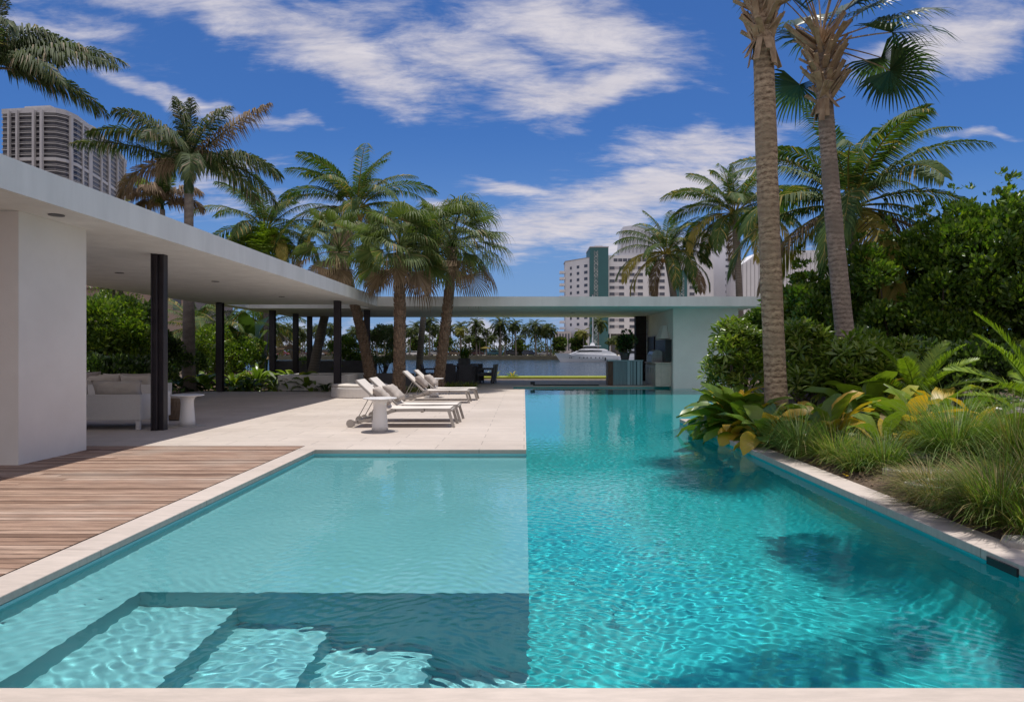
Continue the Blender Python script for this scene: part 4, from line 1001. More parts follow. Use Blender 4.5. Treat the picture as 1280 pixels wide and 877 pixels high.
palm('royal', 'royal_palm', 'royal palm at the left edge with fronds hanging before the tower', (p.x, 20, 0), (q.x, 20, q.z), .24, .17,
     dict(fr=[(5, 30, 4.0, 62, 0), (-5, 12, 4.0, 38, 0), (15, 48, 3.2, 95, 0), (-25, 10, 3.4, 60, 0), (35, 5, 3.2, 55, 0), (-50, 40, 3.0, 80, 0), (60, 60, 2.6, 90, 0), (10, 70, 2.4, 110, 0), (80, 86, 2.2, 10, 0), (100, 50, 3.0, 70, 0), (200, 30, 3.4, 70, 0), (260, 35, 3.0, 80, 0), (300, 25, 3.0, 70, 0), (160, 10, 3, 80, 0), (50, 15, 3.0, 60, 0)]), 53)
p = at(205, 440, 30); q = at(203, 262, 30)
palm('royal', 'feather_palm', 'small palm with browned fronds just above the left roof edge', (p.x, 30, 0), (q.x, 30, q.z), .15, .11,
     dict(fr=[(5, 60, 2.0, 100, 1), (175, 55, 1.8, 100, 1), (90, 80, 1.6, 30, 2), (200, 70, 1.8, 60, 2), (30, 40, 1.8, 90, 1), (150, 30, 1.8, 90, 1), (270, 50, 1.8, 90, 1), (300, 70, 1.5, 50, 0)]), 57)
p = at(335, 440, 34); q = at(332, 288, 34)
palm('coco', 'coconut_palm', 'coconut palm with long side fronds behind the left roof', (p.x, 32.9, 0), (q.x, 34, q.z), .20, .15, dict(L=3.5, n=22, nl=46, nuts=4, yel=.7, az=.2), 61, bend=(.2, 0))
p = at(400, 478, 30); q = at(446, 262, 33)
palm('coco', 'coconut_palm', 'largest coconut palm of the left group with a high green crown', (p.x - .4, 30, 0), (q.x, 33, q.z), .24, .15, dict(L=4.2, n=28, nl=54, nuts=5, yel=.4, az=.9), 67, bend=(-.2, 0))
p = at(525, 470, 33); q = at(548, 300, 33)
palm('coco', 'coconut_palm', 'coconut palm with slim grey leaning trunk behind the dining table', (p.x, 32.6, 0), (q.x, 33, q.z), .17, .13, dict(L=2.8, n=20, nl=40, nuts=3, yel=.3, az=2.0), 71, bend=(-.2, 0))
fc = dict(n=40, R=1.2, pet=1.1, seg=30, w=.05, droop=1.2, range=108, dead=.12, fold=.15, spread=95)
p = at(465, 484, 24.4); q = at(424, 318, 24.4)
palm('fan', 'fan_palm', 'fan palm with brownish crown and dark bent trunk growing through the roof opening', (p.x, 24.4, .2), (q.x, 24.4, q.z), .19, .15, dict(fc, n=34, dead=.30, R=1.05), 73, bend=(.10, 0), group='shaggy fan palms by the terrace')
p = at(498, 440, 21.5); q = at(499, 318, 21.5)
palm('fan', 'fan_palm', 'fan palm with thick shaggy upright trunk behind the loungers', (p.x, 21.5, 0), (q.x, 21.5, q.z), .18, .16, dict(fc, R=1.1, pet=1.0), 79, bend=(.03, 0), group='shaggy fan palms by the terrace')
p = at(546, 440, 23.3); q = at(566, 310, 23.3)
palm('fan', 'fan_palm', 'fan palm with shaggy trunk leaning right, nearest the dining set', (p.x, 23.3, 0), (q.x, 23.3, q.z), .175, .15, dict(fc, R=1.3, pet=1.2, n=44, az=.6), 83, bend=(.05, 0), group='shaggy fan palms by the terrace')
p = at(606, 440, 31); 

# ------------------------------------------------------------------ right hedge
H = 'tall hedge bushes on the right'
hd = [(942, 352, 26.8, 1.5, 'hedge bush at the corner behind the white kitchen wall', 'lf_hedge', 0),
      (1012, 312, 18.0, 1.4, 'hedge bush between the two big palm trunks', 'lf_bright', 4),
      (1050, 322, 16.2, 1.6, 'hedge bush under the wide coconut crown', 'lf_hedge', 10),
      (1112, 282, 15.2, 1.5, 'tall hedge bush with loose shoots left of the dark gap', 'lf_hedge', 15),
      (1172, 262, 14.6, 1.5, 'hedge bush above the upright cycad', 'lf_hedge', 15),
      (1228, 232, 14.0, 1.6, 'tall hedge bush behind the pale bench', 'lf_hedge', 14),
      (1288, 212, 13.4, 1.7, 'tallest hedge bush at the right edge', 'lf_hedge', 12),
      (1370, 200, 12.6, 1.8, 'hedge bush just beyond the right edge', 'lf_hedge', 8)]
for k, (px, py, Y, r, lb, mt_, sp) in enumerate(hd):
    x = (px - CX) / F * Y; zt = EYE + (CY - py) / F * Y; gz = .3 if 5 < x < 16 and Y < 19 else -.06
    x = max(x, 6.2 if Y < 19 else 9.9)
    shrub('hedge_bush', lb, (x, Y, gz), (r * .85, r * .85, (zt - gz) / 2 * .96), 17000 if k < 7 else 5000, .115, [mt_, 'lf_bright'], 100 + k, 'hedge bush', nb=54, br=.25, group=H, spikes=sp, mixp=.16, upb=.7, bottom=-.95, tmpl=LEAF2)
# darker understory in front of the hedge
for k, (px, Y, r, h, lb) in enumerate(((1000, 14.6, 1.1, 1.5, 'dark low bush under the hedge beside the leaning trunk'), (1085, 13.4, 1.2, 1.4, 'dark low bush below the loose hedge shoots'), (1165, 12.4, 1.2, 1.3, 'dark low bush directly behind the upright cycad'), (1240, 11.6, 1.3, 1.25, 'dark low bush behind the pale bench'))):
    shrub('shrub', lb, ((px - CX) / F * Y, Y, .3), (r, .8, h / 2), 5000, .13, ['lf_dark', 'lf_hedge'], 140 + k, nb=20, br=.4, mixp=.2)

# whorled shrubs
W_ = 'broad leaved whorled shrubs in the right bed'
for k, (px, Y, rx_, h, n, lb) in enumerate((
    (925, 12.2, .62, 1.75, 430, 'whorled green shrub left of the thick trunk against the white wall'),
    (1010, 11.3, .68, 1.65, 480, 'glossy whorled shrub just right of the thick ringed trunk'),
    (1068, 10.9, .6, 1.30, 380, 'glossy whorled shrub at the foot of the leaning trunk'),
    (1108, 11.4, .5, 1.65, 260, 'whorled shrub with pale upper leaves left of the upright cycad'))):
    shrub('whorl_shrub', lb, ((px - CX) / F * Y, Y, .2), (rx_, rx_ * .8, h / 2), n, .21, ['lf_whorl', 'flower'], 160 + k, nb=16, br=.42, whorl=True, group=W_, upb=1.1, stems=12, tmpl=WHORL)

# big leaf plants
BG = 'broad leaved plants with yellowing leaves in the right bed'
for k, (px, Y, L, w, n, lb, py_, dz) in enumerate((
    (895, 10.9, .85, .27, 44, 'large leafed plant hanging over the pool corner with yellow leaves', .16, 0),
    (930, 10.4, .74, .25, 30, 'large leafed plant below the thick trunk, right of the one over the pool', .12, 0),
    (965, 10.2, .60, .20, 18, 'dark large leafed plant at the very foot of the thick trunk', .04, 0),
    (1018, 9.7, .60, .20, 20, 'large leafed plant behind the bluish grass tuft', .05, 0),
    (1062, 9.2, .62, .20, 22, 'large leafed plant with torn yellow leaves in the middle of the bed', .22, 0),
    (1118, 9.2, .68, .22, 22, 'large leafed plant with a yellow edge in front of the upright cycad', .15, 0),
    (1172, 9.0, .72, .22, 22, 'large leafed green plant to the right in front of the upright cycad', .08, 0),
    (1222, 8.2, .60, .20, 20, 'large leafed plant with pale leaves before the garden bench', .22, 0),
    (1290, 7.4, .60, .20, 20, 'large leafed plant with orange leaves at the right edge', .30, 0),
    (872, 11.4, .80, .25, 30, 'large leafed plant with yellow blooms at the very corner of the bed', .22, 0),
    (945, 9.5, .62, .22, 22, 'broad leafed plant squeezed between the bluish tuft and the pool edge plant', .18, 0),
    (1040, 8.9, .66, .22, 24, 'broad leafed plant with orange leaves above the light green tufts', .30, 0),
    (1140, 8.5, .70, .24, 24, 'broad leafed plant with large half yellow leaf behind the compact tuft', .28, 0),
    (1085, 10.0, .85, .26, 26, 'tall broad leafed plant at the left foot of the upright cycad', .08, 0),
    (1400, 6.2, .70, .24, 24, 'broad leafed plant beyond the right edge of the picture, nearer one', .15, 0),
    (1420, 7.6, .80, .26, 26, 'broad leafed plant beyond the right edge of the picture, farther one', .10, 0),
    (1105, 7.9, .50, .18, 16, 'low ragged plant with dry brown leaves behind the front tufts', .30, 0))):
    x = (px - CX) / F * Y
    rosette('bigleaf_plant', lb, (max(x, 3.40), Y, bed_z(max(x, 3.4), Y)), n, L * 1.18, w * 1.2, 200 + k, group=BG, py=py_, pd=.22 if k == 16 else .0 if k < 3 or k == 10 else .05)
cycad('cycad', 'upright bright green cycad in the bed before the dark hedge', (5.75, 9.95, .28), 12, 1.15, 221, elr=(80, 30), az0=.5)
cycad('cycad', 'large bright green cycad with broad fronds at the right edge', (6.55, 8.6, .28), 18, 1.35, 223, elr=(82, 10))

gl = [(995, 8.55, .72, .50, 520, .05, 'bluish green upright grass tuft nearest the broad leaves'),
      (1047, 7.9, .52, .46, 420, .12, 'light green grass tuft, second along the pool edge'),
      (1107, 7.15, .50, .40, 420, .08, 'compact green grass tuft, standing alone on the pool edge'),
      (1195, 7.2, .80, .62, 640, .10, 'large green grass tuft behind the stepping stones'),
      (1270, 6.9, .70, .6, 480, .20, 'green grass tuft behind the dry one at the right edge'),
      (1160, 6.25, .33, .5, 380, .85, 'low brown dried grass tuft behind the coping'),
      (1225, 5.75, .34, .6, 420, .80, 'low brown dried grass tuft left of the tall front tuft'),
      (1252, 5.15, .62, .42, 460, .15, 'tall green grass tuft at the front by the coping'),
      (1300, 5.6, .70, .5, 420, .12, 'green grass tuft cut by the right edge of the picture'),
      (1172, 5.75, .36, .55, 420, .85, 'dry brown grass tuft sprawling over the coping edge'),
      (1215, 5.15, .42, .45, 360, .45, 'mixed green and brown tuft at the coping left of the tall front tuft'),
      (1075, 7.3, .42, .4, 320, .2, 'small green grass tuft at the coping between two larger ones'),
      (1290, 4.75, .45, .35, 300, .3, 'small grass tuft at the very front right corner'),
      (1150, 8.1, .60, .5, 380, .10, 'green grass tuft in front of the yellow edged plant')]
for k, (px, Y, H_, sp, n, br_, lb) in enumerate(gl):
    x = max((px - CX) / F * Y, 3.46 if k < 5 else 3.5); grass('grass_tuft', lb, (x, Y, bed_z(x, Y)), n, H_, sp, 240 + k, mats=('lf_grass_blue' if k in (0, 2, 3, 9) else 'lf_grass', 'lf_grass_brown'), brown=br_, lean=(-.25 if br_ > .7 else 0, -.1), w=.0065, arch=1.4 if br_ > .7 else 1)
grass('grass_tuft', 'dark green spiky grass tuft at the pool corner left of the big leaves', (3.25, 11.6, 0), 160, .5, .4, 260, brown=.0, w=.012)

# ------------------------------------------------------------------ left garden
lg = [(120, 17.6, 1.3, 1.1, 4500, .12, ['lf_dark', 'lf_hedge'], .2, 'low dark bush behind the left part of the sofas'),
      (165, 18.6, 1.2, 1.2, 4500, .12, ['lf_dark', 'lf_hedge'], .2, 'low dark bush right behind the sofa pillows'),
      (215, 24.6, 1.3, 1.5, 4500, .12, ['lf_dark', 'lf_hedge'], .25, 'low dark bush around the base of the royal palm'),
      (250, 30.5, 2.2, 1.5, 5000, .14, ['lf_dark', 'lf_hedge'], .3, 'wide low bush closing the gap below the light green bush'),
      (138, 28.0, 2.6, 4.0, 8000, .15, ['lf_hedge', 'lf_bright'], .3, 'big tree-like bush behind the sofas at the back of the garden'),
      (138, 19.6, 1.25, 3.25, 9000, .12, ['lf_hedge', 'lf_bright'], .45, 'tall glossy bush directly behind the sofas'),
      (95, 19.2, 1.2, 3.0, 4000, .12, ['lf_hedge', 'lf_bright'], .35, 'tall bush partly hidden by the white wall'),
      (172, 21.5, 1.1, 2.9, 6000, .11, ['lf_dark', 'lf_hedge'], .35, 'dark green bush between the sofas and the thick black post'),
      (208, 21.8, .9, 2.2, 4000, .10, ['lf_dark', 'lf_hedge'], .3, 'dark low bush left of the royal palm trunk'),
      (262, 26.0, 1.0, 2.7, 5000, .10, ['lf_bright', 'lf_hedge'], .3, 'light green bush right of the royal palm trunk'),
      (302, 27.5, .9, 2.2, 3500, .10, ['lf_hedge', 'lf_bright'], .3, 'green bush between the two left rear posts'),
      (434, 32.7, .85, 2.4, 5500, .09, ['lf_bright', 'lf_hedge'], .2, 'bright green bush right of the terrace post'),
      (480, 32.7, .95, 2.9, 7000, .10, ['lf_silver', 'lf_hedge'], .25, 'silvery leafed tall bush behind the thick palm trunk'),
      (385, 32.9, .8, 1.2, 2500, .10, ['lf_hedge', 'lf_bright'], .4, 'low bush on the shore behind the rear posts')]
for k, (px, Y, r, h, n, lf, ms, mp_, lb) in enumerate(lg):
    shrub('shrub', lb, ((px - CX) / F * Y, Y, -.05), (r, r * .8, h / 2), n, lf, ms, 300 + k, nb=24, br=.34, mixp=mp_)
DG = 'low broad leaved plants in the left garden'
for k, (px, Y, L, w, n, lb, ms) in enumerate((
    (150, 16.9, .95, .34, 14, 'bright broad leaf plant showing above the sofa', ('lf_bright', 'lf_big', 'lf_dead')),
    (188, 17.6, .9, .30, 14, 'dark broad leaf plant just left of the thick black post', ('lf_big', 'lf_dark', 'lf_dead')),
    (228, 22.9, .9, .24, 26, 'dark leafy plant at the foot of the royal palm', ('lf_dark', 'lf_big', 'lf_dead')),
    (255, 23.6, .9, .22, 26, 'leafy plant left of the slim left post', ('lf_big', 'lf_whorl', 'lf_dead')),
    (292, 23.4, .9, .20, 30, 'leafy plant right of the slim left post', ('lf_big', 'lf_whorl', 'lf_dead')),
    (322, 24.0, 1.15, .14, 60, 'large arching bromeliad with striped leaves in the left garden', ('lf_whorl', 'lf_bright', 'lf_silver')),
    (345, 23.2, .85, .12, 46, 'arching plant at the terrace edge below the rear posts', ('lf_whorl', 'lf_silver', 'lf_dead')),
    (368, 24.6, 1.0, .20, 30, 'big green plant before the rear posts', ('lf_big', 'lf_bright', 'lf_dead')),
    (385, 23.1, .75, .2, 26, 'leafy plant with reddish dry leaves beside the planter', ('lf_big', 'lf_silver', 'lf_yellow')),
    (407, 22.75, .45, .08, 30, 'small spiky plant before the plaster planter', ('lf_dark', 'lf_silver', 'lf_dead')),
    (312, 22.95, .6, .16, 24, 'low dark plant on the terrace edge', ('lf_dark', 'lf_big', 'lf_dead')))):
    rosette('leafy_plant', lb, ((px - CX) / F * Y, Y, 0), n, L, w, 340 + k, mats=ms, group=DG, py=.3, pd=.08, droop=85 if w > .15 else 95, elr=(85, 10))
# banana and small palms
rosette('banana_plant', 'dark banana plant with huge upright leaves behind the rear posts', ((310 - CX) / F * 30, 30, 0), 12, 3.3, .85, 360, mats=('lf_dark', 'lf_big', 'lf_dead'), elr=(88, 45), droop=60, py=.1, pd=.05, petiole=.4)
p = at(282, 440, 29)
palm('coco', 'small_palm', 'small palm with yellow drooping fronds behind the slim left post', (p.x, 29, 0), (p.x, 29, 2.0), .12, .09, dict(L=2.2, n=16, nl=34, nuts=0, yel=.9), 363)
p = at(250, 440, 33)
palm('coco', 'small_palm', 'young palm with pale fronds behind the light green bush', (p.x, 32.5, 0), (p.x, 32.5, 2.4), .13, .1, dict(L=2.6, n=16, nl=34, nuts=0, yel=.3), 367)
p = at(330, 440, 36)
palm('coco', 'small_palm', 'short palm seen between the rear posts and the banana plant', (p.x, 36, 0), (p.x, 36, 2.6), .14, .1, dict(L=2.4, n=16, nl=34, nuts=0, yel=.5), 369)
# bright feathery bamboo palm above the roof
p = at(335, 440, 34)
t = thing('bamboo_clump', 'bright yellow green feathery clump rising above the left roof', 'bamboo', (p.x, 33, 0))
m = MB(); rng = random.Random(9)
for i in range(16):
    a = rng.uniform(0, 6.28); b = Vector((math.cos(a) * .3, math.sin(a) * .3, 0)); e = Vector((math.cos(a) * rng.uniform(.5, 1.5), math.sin(a) * .9, rng.uniform(5.8, 7.0))); m.tube([b, b.lerp(e, .6) - Vector((math.cos(a) * .2, 0, 0)), e], [.03, .022, .008], 5)
m.build('canes', 'lf_bright', t)
m = MB()
for i in range(420):
    a = rng.uniform(0, 6.28); q = rng.random() ** .5; b = Vector((math.cos(a) * q * 1.25, math.sin(a) * q * .9, 5.4 + 1.6 * math.sqrt(max(0, 1 - q * q)) * rng.uniform(.5, 1)))
    pinnate(m, b, a + rng.uniform(-.5, .5), R(rng.uniform(35, 85)), rng.uniform(.6, .95), R(60), 9, .42, .04, hang=.3, mi=0, rach=.004, rng=rng)
m.build('foliage', 'lf_bright', t)
shrub('shrub', 'yellow green bush top peeping over the roof below the tower', ((152 - CX) / F * 26, 26, 0), (.8, .8, 3.75), 5000, .09, ['lf_bright', 'lf_hedge'], 371, nb=40, br=.22, spikes=3, mixp=.2)
# small ground plants on the terrace edge
for k, (px, Y, lb) in enumerate(((512, 22.4, 'small yellow green plant right of the thick palm trunk'), (533, 24.9, 'low grassy plant behind the farther loungers'), (562, 25.4, 'low grassy plant in front of the dining chairs'), (585, 25.5, 'low grassy plant at the right end of the dining chairs'))):
    grass('ground_plant', lb, ((px - CX) / F * Y, Y, 0), 160, .28, .9, 380 + k, brown=.25, w=.02, group='low plants behind the loungers')
for k, (px, lb) in enumerate(((618, 'small reddish plant on the lawn edge right of the dining set'), (640, 'small green plant on the lawn edge near the pool end'))):
    rosette('ground_plant', lb, ((px - CX) / F * 32.6, 32.6, .06), 30, .45, .06, 390 + k, mats=('lf_whorl', 'lf_yellow', 'lf_dead'), group='small plants on the lawn edge', py=.3)
# potted plants
t = thing('potted_plant', 'green plant in a dark square pot on the dining table', 'potted plant', (-2.48, 28.35, .752))
m = MB(); m.prism([(-.24, -.2), (.24, -.2), (.24, .2), (-.24, .2)], 0, .30); m.build('pot', 'pot_dark', t, bevel=.01)
m = MB(); rng = random.Random(4)
for i in range(60): blade(m, (rng.uniform(-.15, .15), rng.uniform(-.1, .1), .28), rng.uniform(0, 6.28), R(rng.uniform(55, 90)), rng.uniform(.3, .55), .06, R(40), 0, n=3, rng=rng)
m.build('foliage', 'lf_hedge', t)
t = thing('potted_plant', 'bushy dark plant in a pot on the bar counter', 'potted plant', (4.0, 27.05, .992))
m = MB(); m.lathe([(.15, 0), (.21, .28), (.22, .30)], 20); m.build('pot', 'pot_dark', t)
rs = np.random.RandomState(5); n = 1500; C, rb = blobs(rs, (.45, .35, .42), 12, .45); pk = rs.choice(12, n); d = rs.normal(size=(n, 3)); d /= np.linalg.norm(d, axis=1, keepdims=True)
scatter('foliage', LEAF2, C[pk] + d * rb[pk][:, None] * .9 + np.array((0, 0, .72)), d + np.array((0, 0, .4)), .11 * rs.uniform(.7, 1.3, n), ['lf_dark'], t, rs=rs)
m = MB()
for i in range(7): m.tube([(0, 0, .25), (rng.uniform(-.25, .25), rng.uniform(-.2, .2), .8)], [.015, .006], 5)
m.build('stems', 'bk_branch', t)
# fallen twig / leaf on shelf is left out

rs = np.random.RandomState(8); n = 900; Px = 3.35 + rs.rand(n) ** 1.3 * 3.2; Py = rs.uniform(4.0, 11.5, n)
P = np.stack([Px, Py, np.array([bed_z(a, b) for a, b in zip(Px, Py)]) + .015], 1); D = rs.normal(size=(n, 3)) * np.array((1, 1, .12))
o = scatter('leaf_litter', LEAF2, P, D, rs.uniform(.04, .11, n), ['lf_dead', 'lf_yellow'], None, (rs.rand(n) < .12).astype(int), rs=rs); tag(o, 'dry fallen leaves lying on the soil of the right planting bed', 'leaf litter', kind='stuff')
# ================================================================== FAR BACKGROUND
def far_palm_meshes(seed, L=3.6, H=9, n=24, mat_='lf_far'):
    rng = random.Random(seed); m = MB(); bx_, by_ = rng.uniform(-.8, .8), rng.uniform(-.5, .5)
    m.tube([(0, 0, -.2), (bx_ * .3, by_ * .3, H * .4), (bx_, by_, H)], [.32, .22, .17], 6)
    tk = m; c = MB()
    for i in range(n):
        f = i / n; az = i * 2.39996 + rng.uniform(-.2, .2)
        pinnate(c, (bx_, by_, H), az, R(78 - 110 * f + rng.uniform(-8, 8)), L * rng.uniform(.8, 1.1), R(80 + 25 * f), 18, L * .34, .20, hang=.95, mi=0, twist=rng.uniform(-.8, .8), rach=.05, rng=rng)
    return tk, c
protos = []
for k in range(5):
    tk, c = far_palm_meshes(500 + k, L=(3.4, 3.8, 3.0, 3.6, 3.9)[k], H=10, mat_='lf_far')
    t = thing('far_palm', 'x', 'palm tree', (0, 0, 0), 0, 'palm trees along the far shore')
    a = tk.build('trunk', 'bk_coco', t); b = c.build('crown', 'lf_far_yellow' if k == 3 else 'lf_far', t); protos.append([t, (a, b), False])
def far_palm(k, px, pytop, Y, label, s=None, group=None):
    """px, pytop: where the crown top of the real palm stands in the picture; gives its height at distance Y"""
    pr = protos[k]
    if not pr[2]: c = pr[0]; pr[2] = True
    else: c = clone(pr[0], None, pr[1])
    h = EYE + (CY - pytop) / F * Y - .2; sc = h / 12.0
    c.location = ((px - CX) / F * Y, Y, .2); c.scale = (max(sc, .75),) * 2 + (sc,); c.rotation_euler = (0, 0, (px * 7 % 63) / 10)
    c['label'] = label
    if group: c['group'] = group
rng = random.Random(21)
named = [(0, 537, 394, 208, 'tall far palm seen between the thick shaggy trunk and the leaning one'),
         (0, 596, 397, 210, 'tallest far palm right of the leaning shaggy trunk, above the dark red car'),
         (1, 626, 396, 210, 'tall far palm above the teal pickup'), (3, 577, 408, 209, 'yellowish far palm above the plant on the dining table'),
         (2, 608, 408, 208, 'light green far palm between the dark red car and the teal pickup'), (3, 730, 411, 178, 'yellowish far palm behind the bow of the yacht'),
         (1, 670, 400, 209, 'tall far palm leftmost of the dense clump left of the yacht'), (4, 684, 405, 209, 'far palm in the middle of the dense clump left of the yacht'),
         (2, 645, 398, 209, 'slender tall far palm right of the teal pickup'), (0, 748, 396, 176, 'dark slender palm rising in front of the teal hotel stripe'),
         (0, 352, 405, 208, 'far palm seen just right of the left rear post'), (1, 375, 407, 208, 'far palm seen between the two rightmost rear posts'),
         (0, 512, 408, 208, 'far palm just right of the thick shaggy trunk')]
for k, px, py, Y, lb in named: far_palm(k, px, py, Y, lb)
for i in range(46):
    px = 335 + i * 7.9 + rng.uniform(-4, 4)
    if px > 700: break
    far_palm(rng.choice((0, 1, 2, 4, 4)), px, rng.uniform(402, 421), rng.uniform(209, 250), 'dark green palm in the long row along the far shore beyond the bay', group='palm trees of the far row')
for i in range(10):
    far_palm(rng.choice((0, 1, 4)), 765 + i * 5 + rng.uniform(-2, 2), rng.uniform(415, 425), rng.uniform(185, 215), 'low palm in the clump below the hotel right of the yacht', group='low palms below the hotel')
for k, (px, Y, w_, py, lb) in enumerate(((700, 206.5, 14, 420, 'round green tree at the shore just left of the yacht'), (722, 184, 15, 414, 'dense dark tree behind the bow of the yacht'), (555, 215, 20, 415, 'dense dark trees left of the leaning trunk on the far shore'), (780, 182, 16, 417, 'dense dark tree behind the stern of the yacht'), (600, 222, 16, 424, 'low dark tree behind the parked cars on the far shore'), (420, 225, 18, 421, 'low dark tree on the far shore behind the terrace post'), (650, 228, 14, 428, 'low bushy tree under the slender far palms'), (520, 220, 14, 420, 'dense tree right of the thick shaggy trunk on the far shore'))):
    h = EYE + (CY - py) / F * Y; r = w_ / 2 / F * Y * 1.2
    shrub('shore_tree', lb, ((px - CX) / F * Y, Y, .2), (r, r * .8, h / 2), 2600, .75, ['lf_far', 'lf_hedge'], 560 + k, cat='tree', nb=20, br=.36, mixp=.2, stems=4)
# understory along the road, nobody could count
rs = np.random.RandomState(3); n = 16000
P = np.stack([rs.uniform(-130, 12, n), rs.uniform(228, 236, n), .2 + rs.rand(n) ** 1.5 * 5.0], 1); P[:, 2] *= .6 + .5 * np.sin(P[:, 0] * .35) ** 2
o = scatter('shore_bushes', LEAF2, P, rs.normal(size=(n, 3)) + np.array((0, 0, .5)), rs.uniform(.5, .9, n), ['lf_far'], None, rs=rs); tag(o, 'low dark undergrowth along the far road beyond the parked cars', 'undergrowth', kind='stuff')

# cars ------------------------------------------------------------------------
def car_proto(kind):
    m = MB(); L, Wd = (4.7, 1.85)
    body = {'sedan': [(-2.35, .35), (-2.3, .85), (-1.5, .95), (1.2, .98), (2.2, .85), (2.35, .45), (2.3, .3), (-2.3, .3)],
            'suv': [(-2.35, .4), (-2.3, 1.05), (-1.4, 1.12), (2.25, 1.12), (2.35, .5), (2.3, .38), (-2.3, .38)],
            'pickup': [(-2.6, .45), (-2.55, 1.0), (-1.4, 1.08), (2.6, 1.08), (2.65, .5), (2.6, .4), (-2.6, .4)]}[kind]
    cab = {'sedan': [(-1.2, .96), (-.55, 1.42), (.75, 1.44), (1.6, .97)], 'suv': [(-1.3, 1.12), (-.8, 1.72), (1.95, 1.74), (2.22, 1.13)], 'pickup': [(-1.3, 1.08), (-.8, 1.75), (.7, 1.77), (.85, 1.09)]}[kind]
    def ext(P, y0, y1):
        n = len(P); q = MB(); q.add([(x, y0, z) for x, z in P] + [(x, y1, z) for x, z in P], [tuple(range(n)), tuple(range(n, 2 * n))[::-1]] + [(i, i + n, (i + 1) % n + n, (i + 1) % n) for i in range(n)]); return q
    return ext(body, -.92, .92), ext(cab, -.78, .78), ext([(x * .96 + .01, 1.0 + (z - 1.0) * .9 if z > 1.2 else z + .04) for x, z in cab], -.80, .80)
def car(label, px, Y, kind, color, rz=0):
    t = thing('parked_car', label, 'car', ((px - CX) / F * Y, Y, .204), R(rz), 'cars parked along the far shore road')
    a, b, c = car_proto(kind)
    a.build('body', color, t, bevel=.08); b.build('cabin', color, t, bevel=.08); c.build('windows', 'car_glass', t)
    for x in (-1.45, 1.45):
        for s in (-1, 1):
            q = MB(); q.tube([(x, s * .80, .33), (x, s * .96, .33)], .33, 14); w = q.build('wheel', 'tyre', t)
            q = MB(); q.tube([(x, s * .961, .33), (x, s * .975, .33)], .18, 10); q.build('rim', 'car_silver', w)
cars = [('white sedan parked on the far shore left of the leaning trunk', 518, 'sedan', 'car_white'), ('black sedan parked behind the thick shaggy trunk', 502, 'sedan', 'car_black'),
        ('tan pickup parked beside the plant on the dining table', 568, 'pickup', 'car_tan'), ('dark red off-road car parked below the tallest far palm', 596, 'suv', 'car_maroon'), ('teal pickup parked on the far shore', 618, 'pickup', 'car_teal'),
        ('black off-road car parked right of the teal pickup', 639, 'suv', 'car_black'), ('silver sedan parked below the dense palm clump', 681, 'sedan', 'car_silver'), ('navy off-road car parked left of the silver sedan', 662, 'suv', 'car_navy'),
        ('red sedan seen left of the slimmest rear post', 352, 'sedan', 'car_red'), ('dark red sedan seen between the rear posts', 377, 'sedan', 'car_maroon'), ('white sedan seen just right of the rear posts', 396, 'sedan', 'car_white'),
        ('tan off-road car seen left of the terrace post', 411, 'suv', 'car_tan'), ('silver off-road car parked beside the leaning trunk', 545, 'suv', 'car_silver')]
for k, (lb, px, kd, c_) in enumerate(cars): car(lb, px, 214.5 + (k % 3) * 2, kd, c_, rz=(k * 37) % 9 - 4 + (180 if k % 2 else 0))
t = thing('yellow_parasol', 'yellow parasol on the far shore between two palms', 'parasol', ((607 - CX) / F * 208, 208, .2))
m = MB(); m.tube([(0, 0, 0), (0, 0, 2.6)], .05, 6); m.build('pole', 'frame_paint', t)
m = MB(); m.lathe([(1.7, 2.2), (.9, 2.6), (.05, 2.9)], 12); m.build('canopy', 'awning_yellow', t)
for k, (px, h, lb) in enumerate(((401, 13.0, 'slim dark lamp post on the far shore left of the terrace post'), (741, 15.5, 'slim white mast pole in front of the teal hotel stripe'), (515.5, 0, ''))):
    if not h: continue
    Y = 207 if k == 0 else 172; t = thing('lamp_post', lb, 'post', ((px - CX) / F * Y, Y, .2)); m = MB(); m.tube([(0, 0, 0), (0, 0, h)], [.16, .10], 8); m.build('pole', 'grey_wall' if k == 0 else 'white_plastic', t); m = MB(); m.box(-.5, .5, -.12, .12, h, h + .14); m.build('lamp_head', 'grey_wall', t)
t = thing('garden_lamp', 'slim pale lamp post with flat top behind the thick palm trunk', 'lamp', ((505.5 - CX) / F * 31, 31, 0)); m = MB(); m.tube([(0, 0, 0), (0, 0, 2.45)], .06, 10); m.build('pole', 'frame_paint', t); m = MB(); m.lathe([(.05, 2.451), (.20, 2.48), (.18, 2.51), (.04, 2.56)], 16); m.build('lamp_head', 'grey_wall', t)

# yacht -----------------------------------------------------------------------
Yy = 163; x0 = (693 - CX) / F * Yy; x1 = (777 - CX) / F * Yy; LL = x1 - x0
t = thing('motor_yacht', 'white motor yacht moored across the bay in front of the hotel', 'yacht', ((x0 + x1) / 2, Yy, -1.0)); t.scale = (1, 1, .88)
m = MB(); NS = 20; rows = []
for i in range(NS + 1):
    s = i / NS; x = -LL / 2 + s * LL; wd_ = 2.3 * min(1, (s * 2.6) ** .6) ; top = 2.35 - .75 * s ** 1.1; flare = .55 + .45 * min(1, s * 2)
    keel = -.3; xs = x + (0 if s > .15 else 0)
    bx2 = x + (1 - s) ** 3 * 1.6
    rows.append([(xs, -wd_, top), (x + (bx2 - x) * .5, -wd_ * flare * .97, top * .45), (bx2, -wd_ * flare * .72, keel), (bx2, wd_ * flare * .72, keel), (x + (bx2 - x) * .5, wd_ * flare * .97, top * .45), (xs, wd_, top)])
for r_ in rows: m.v += r_
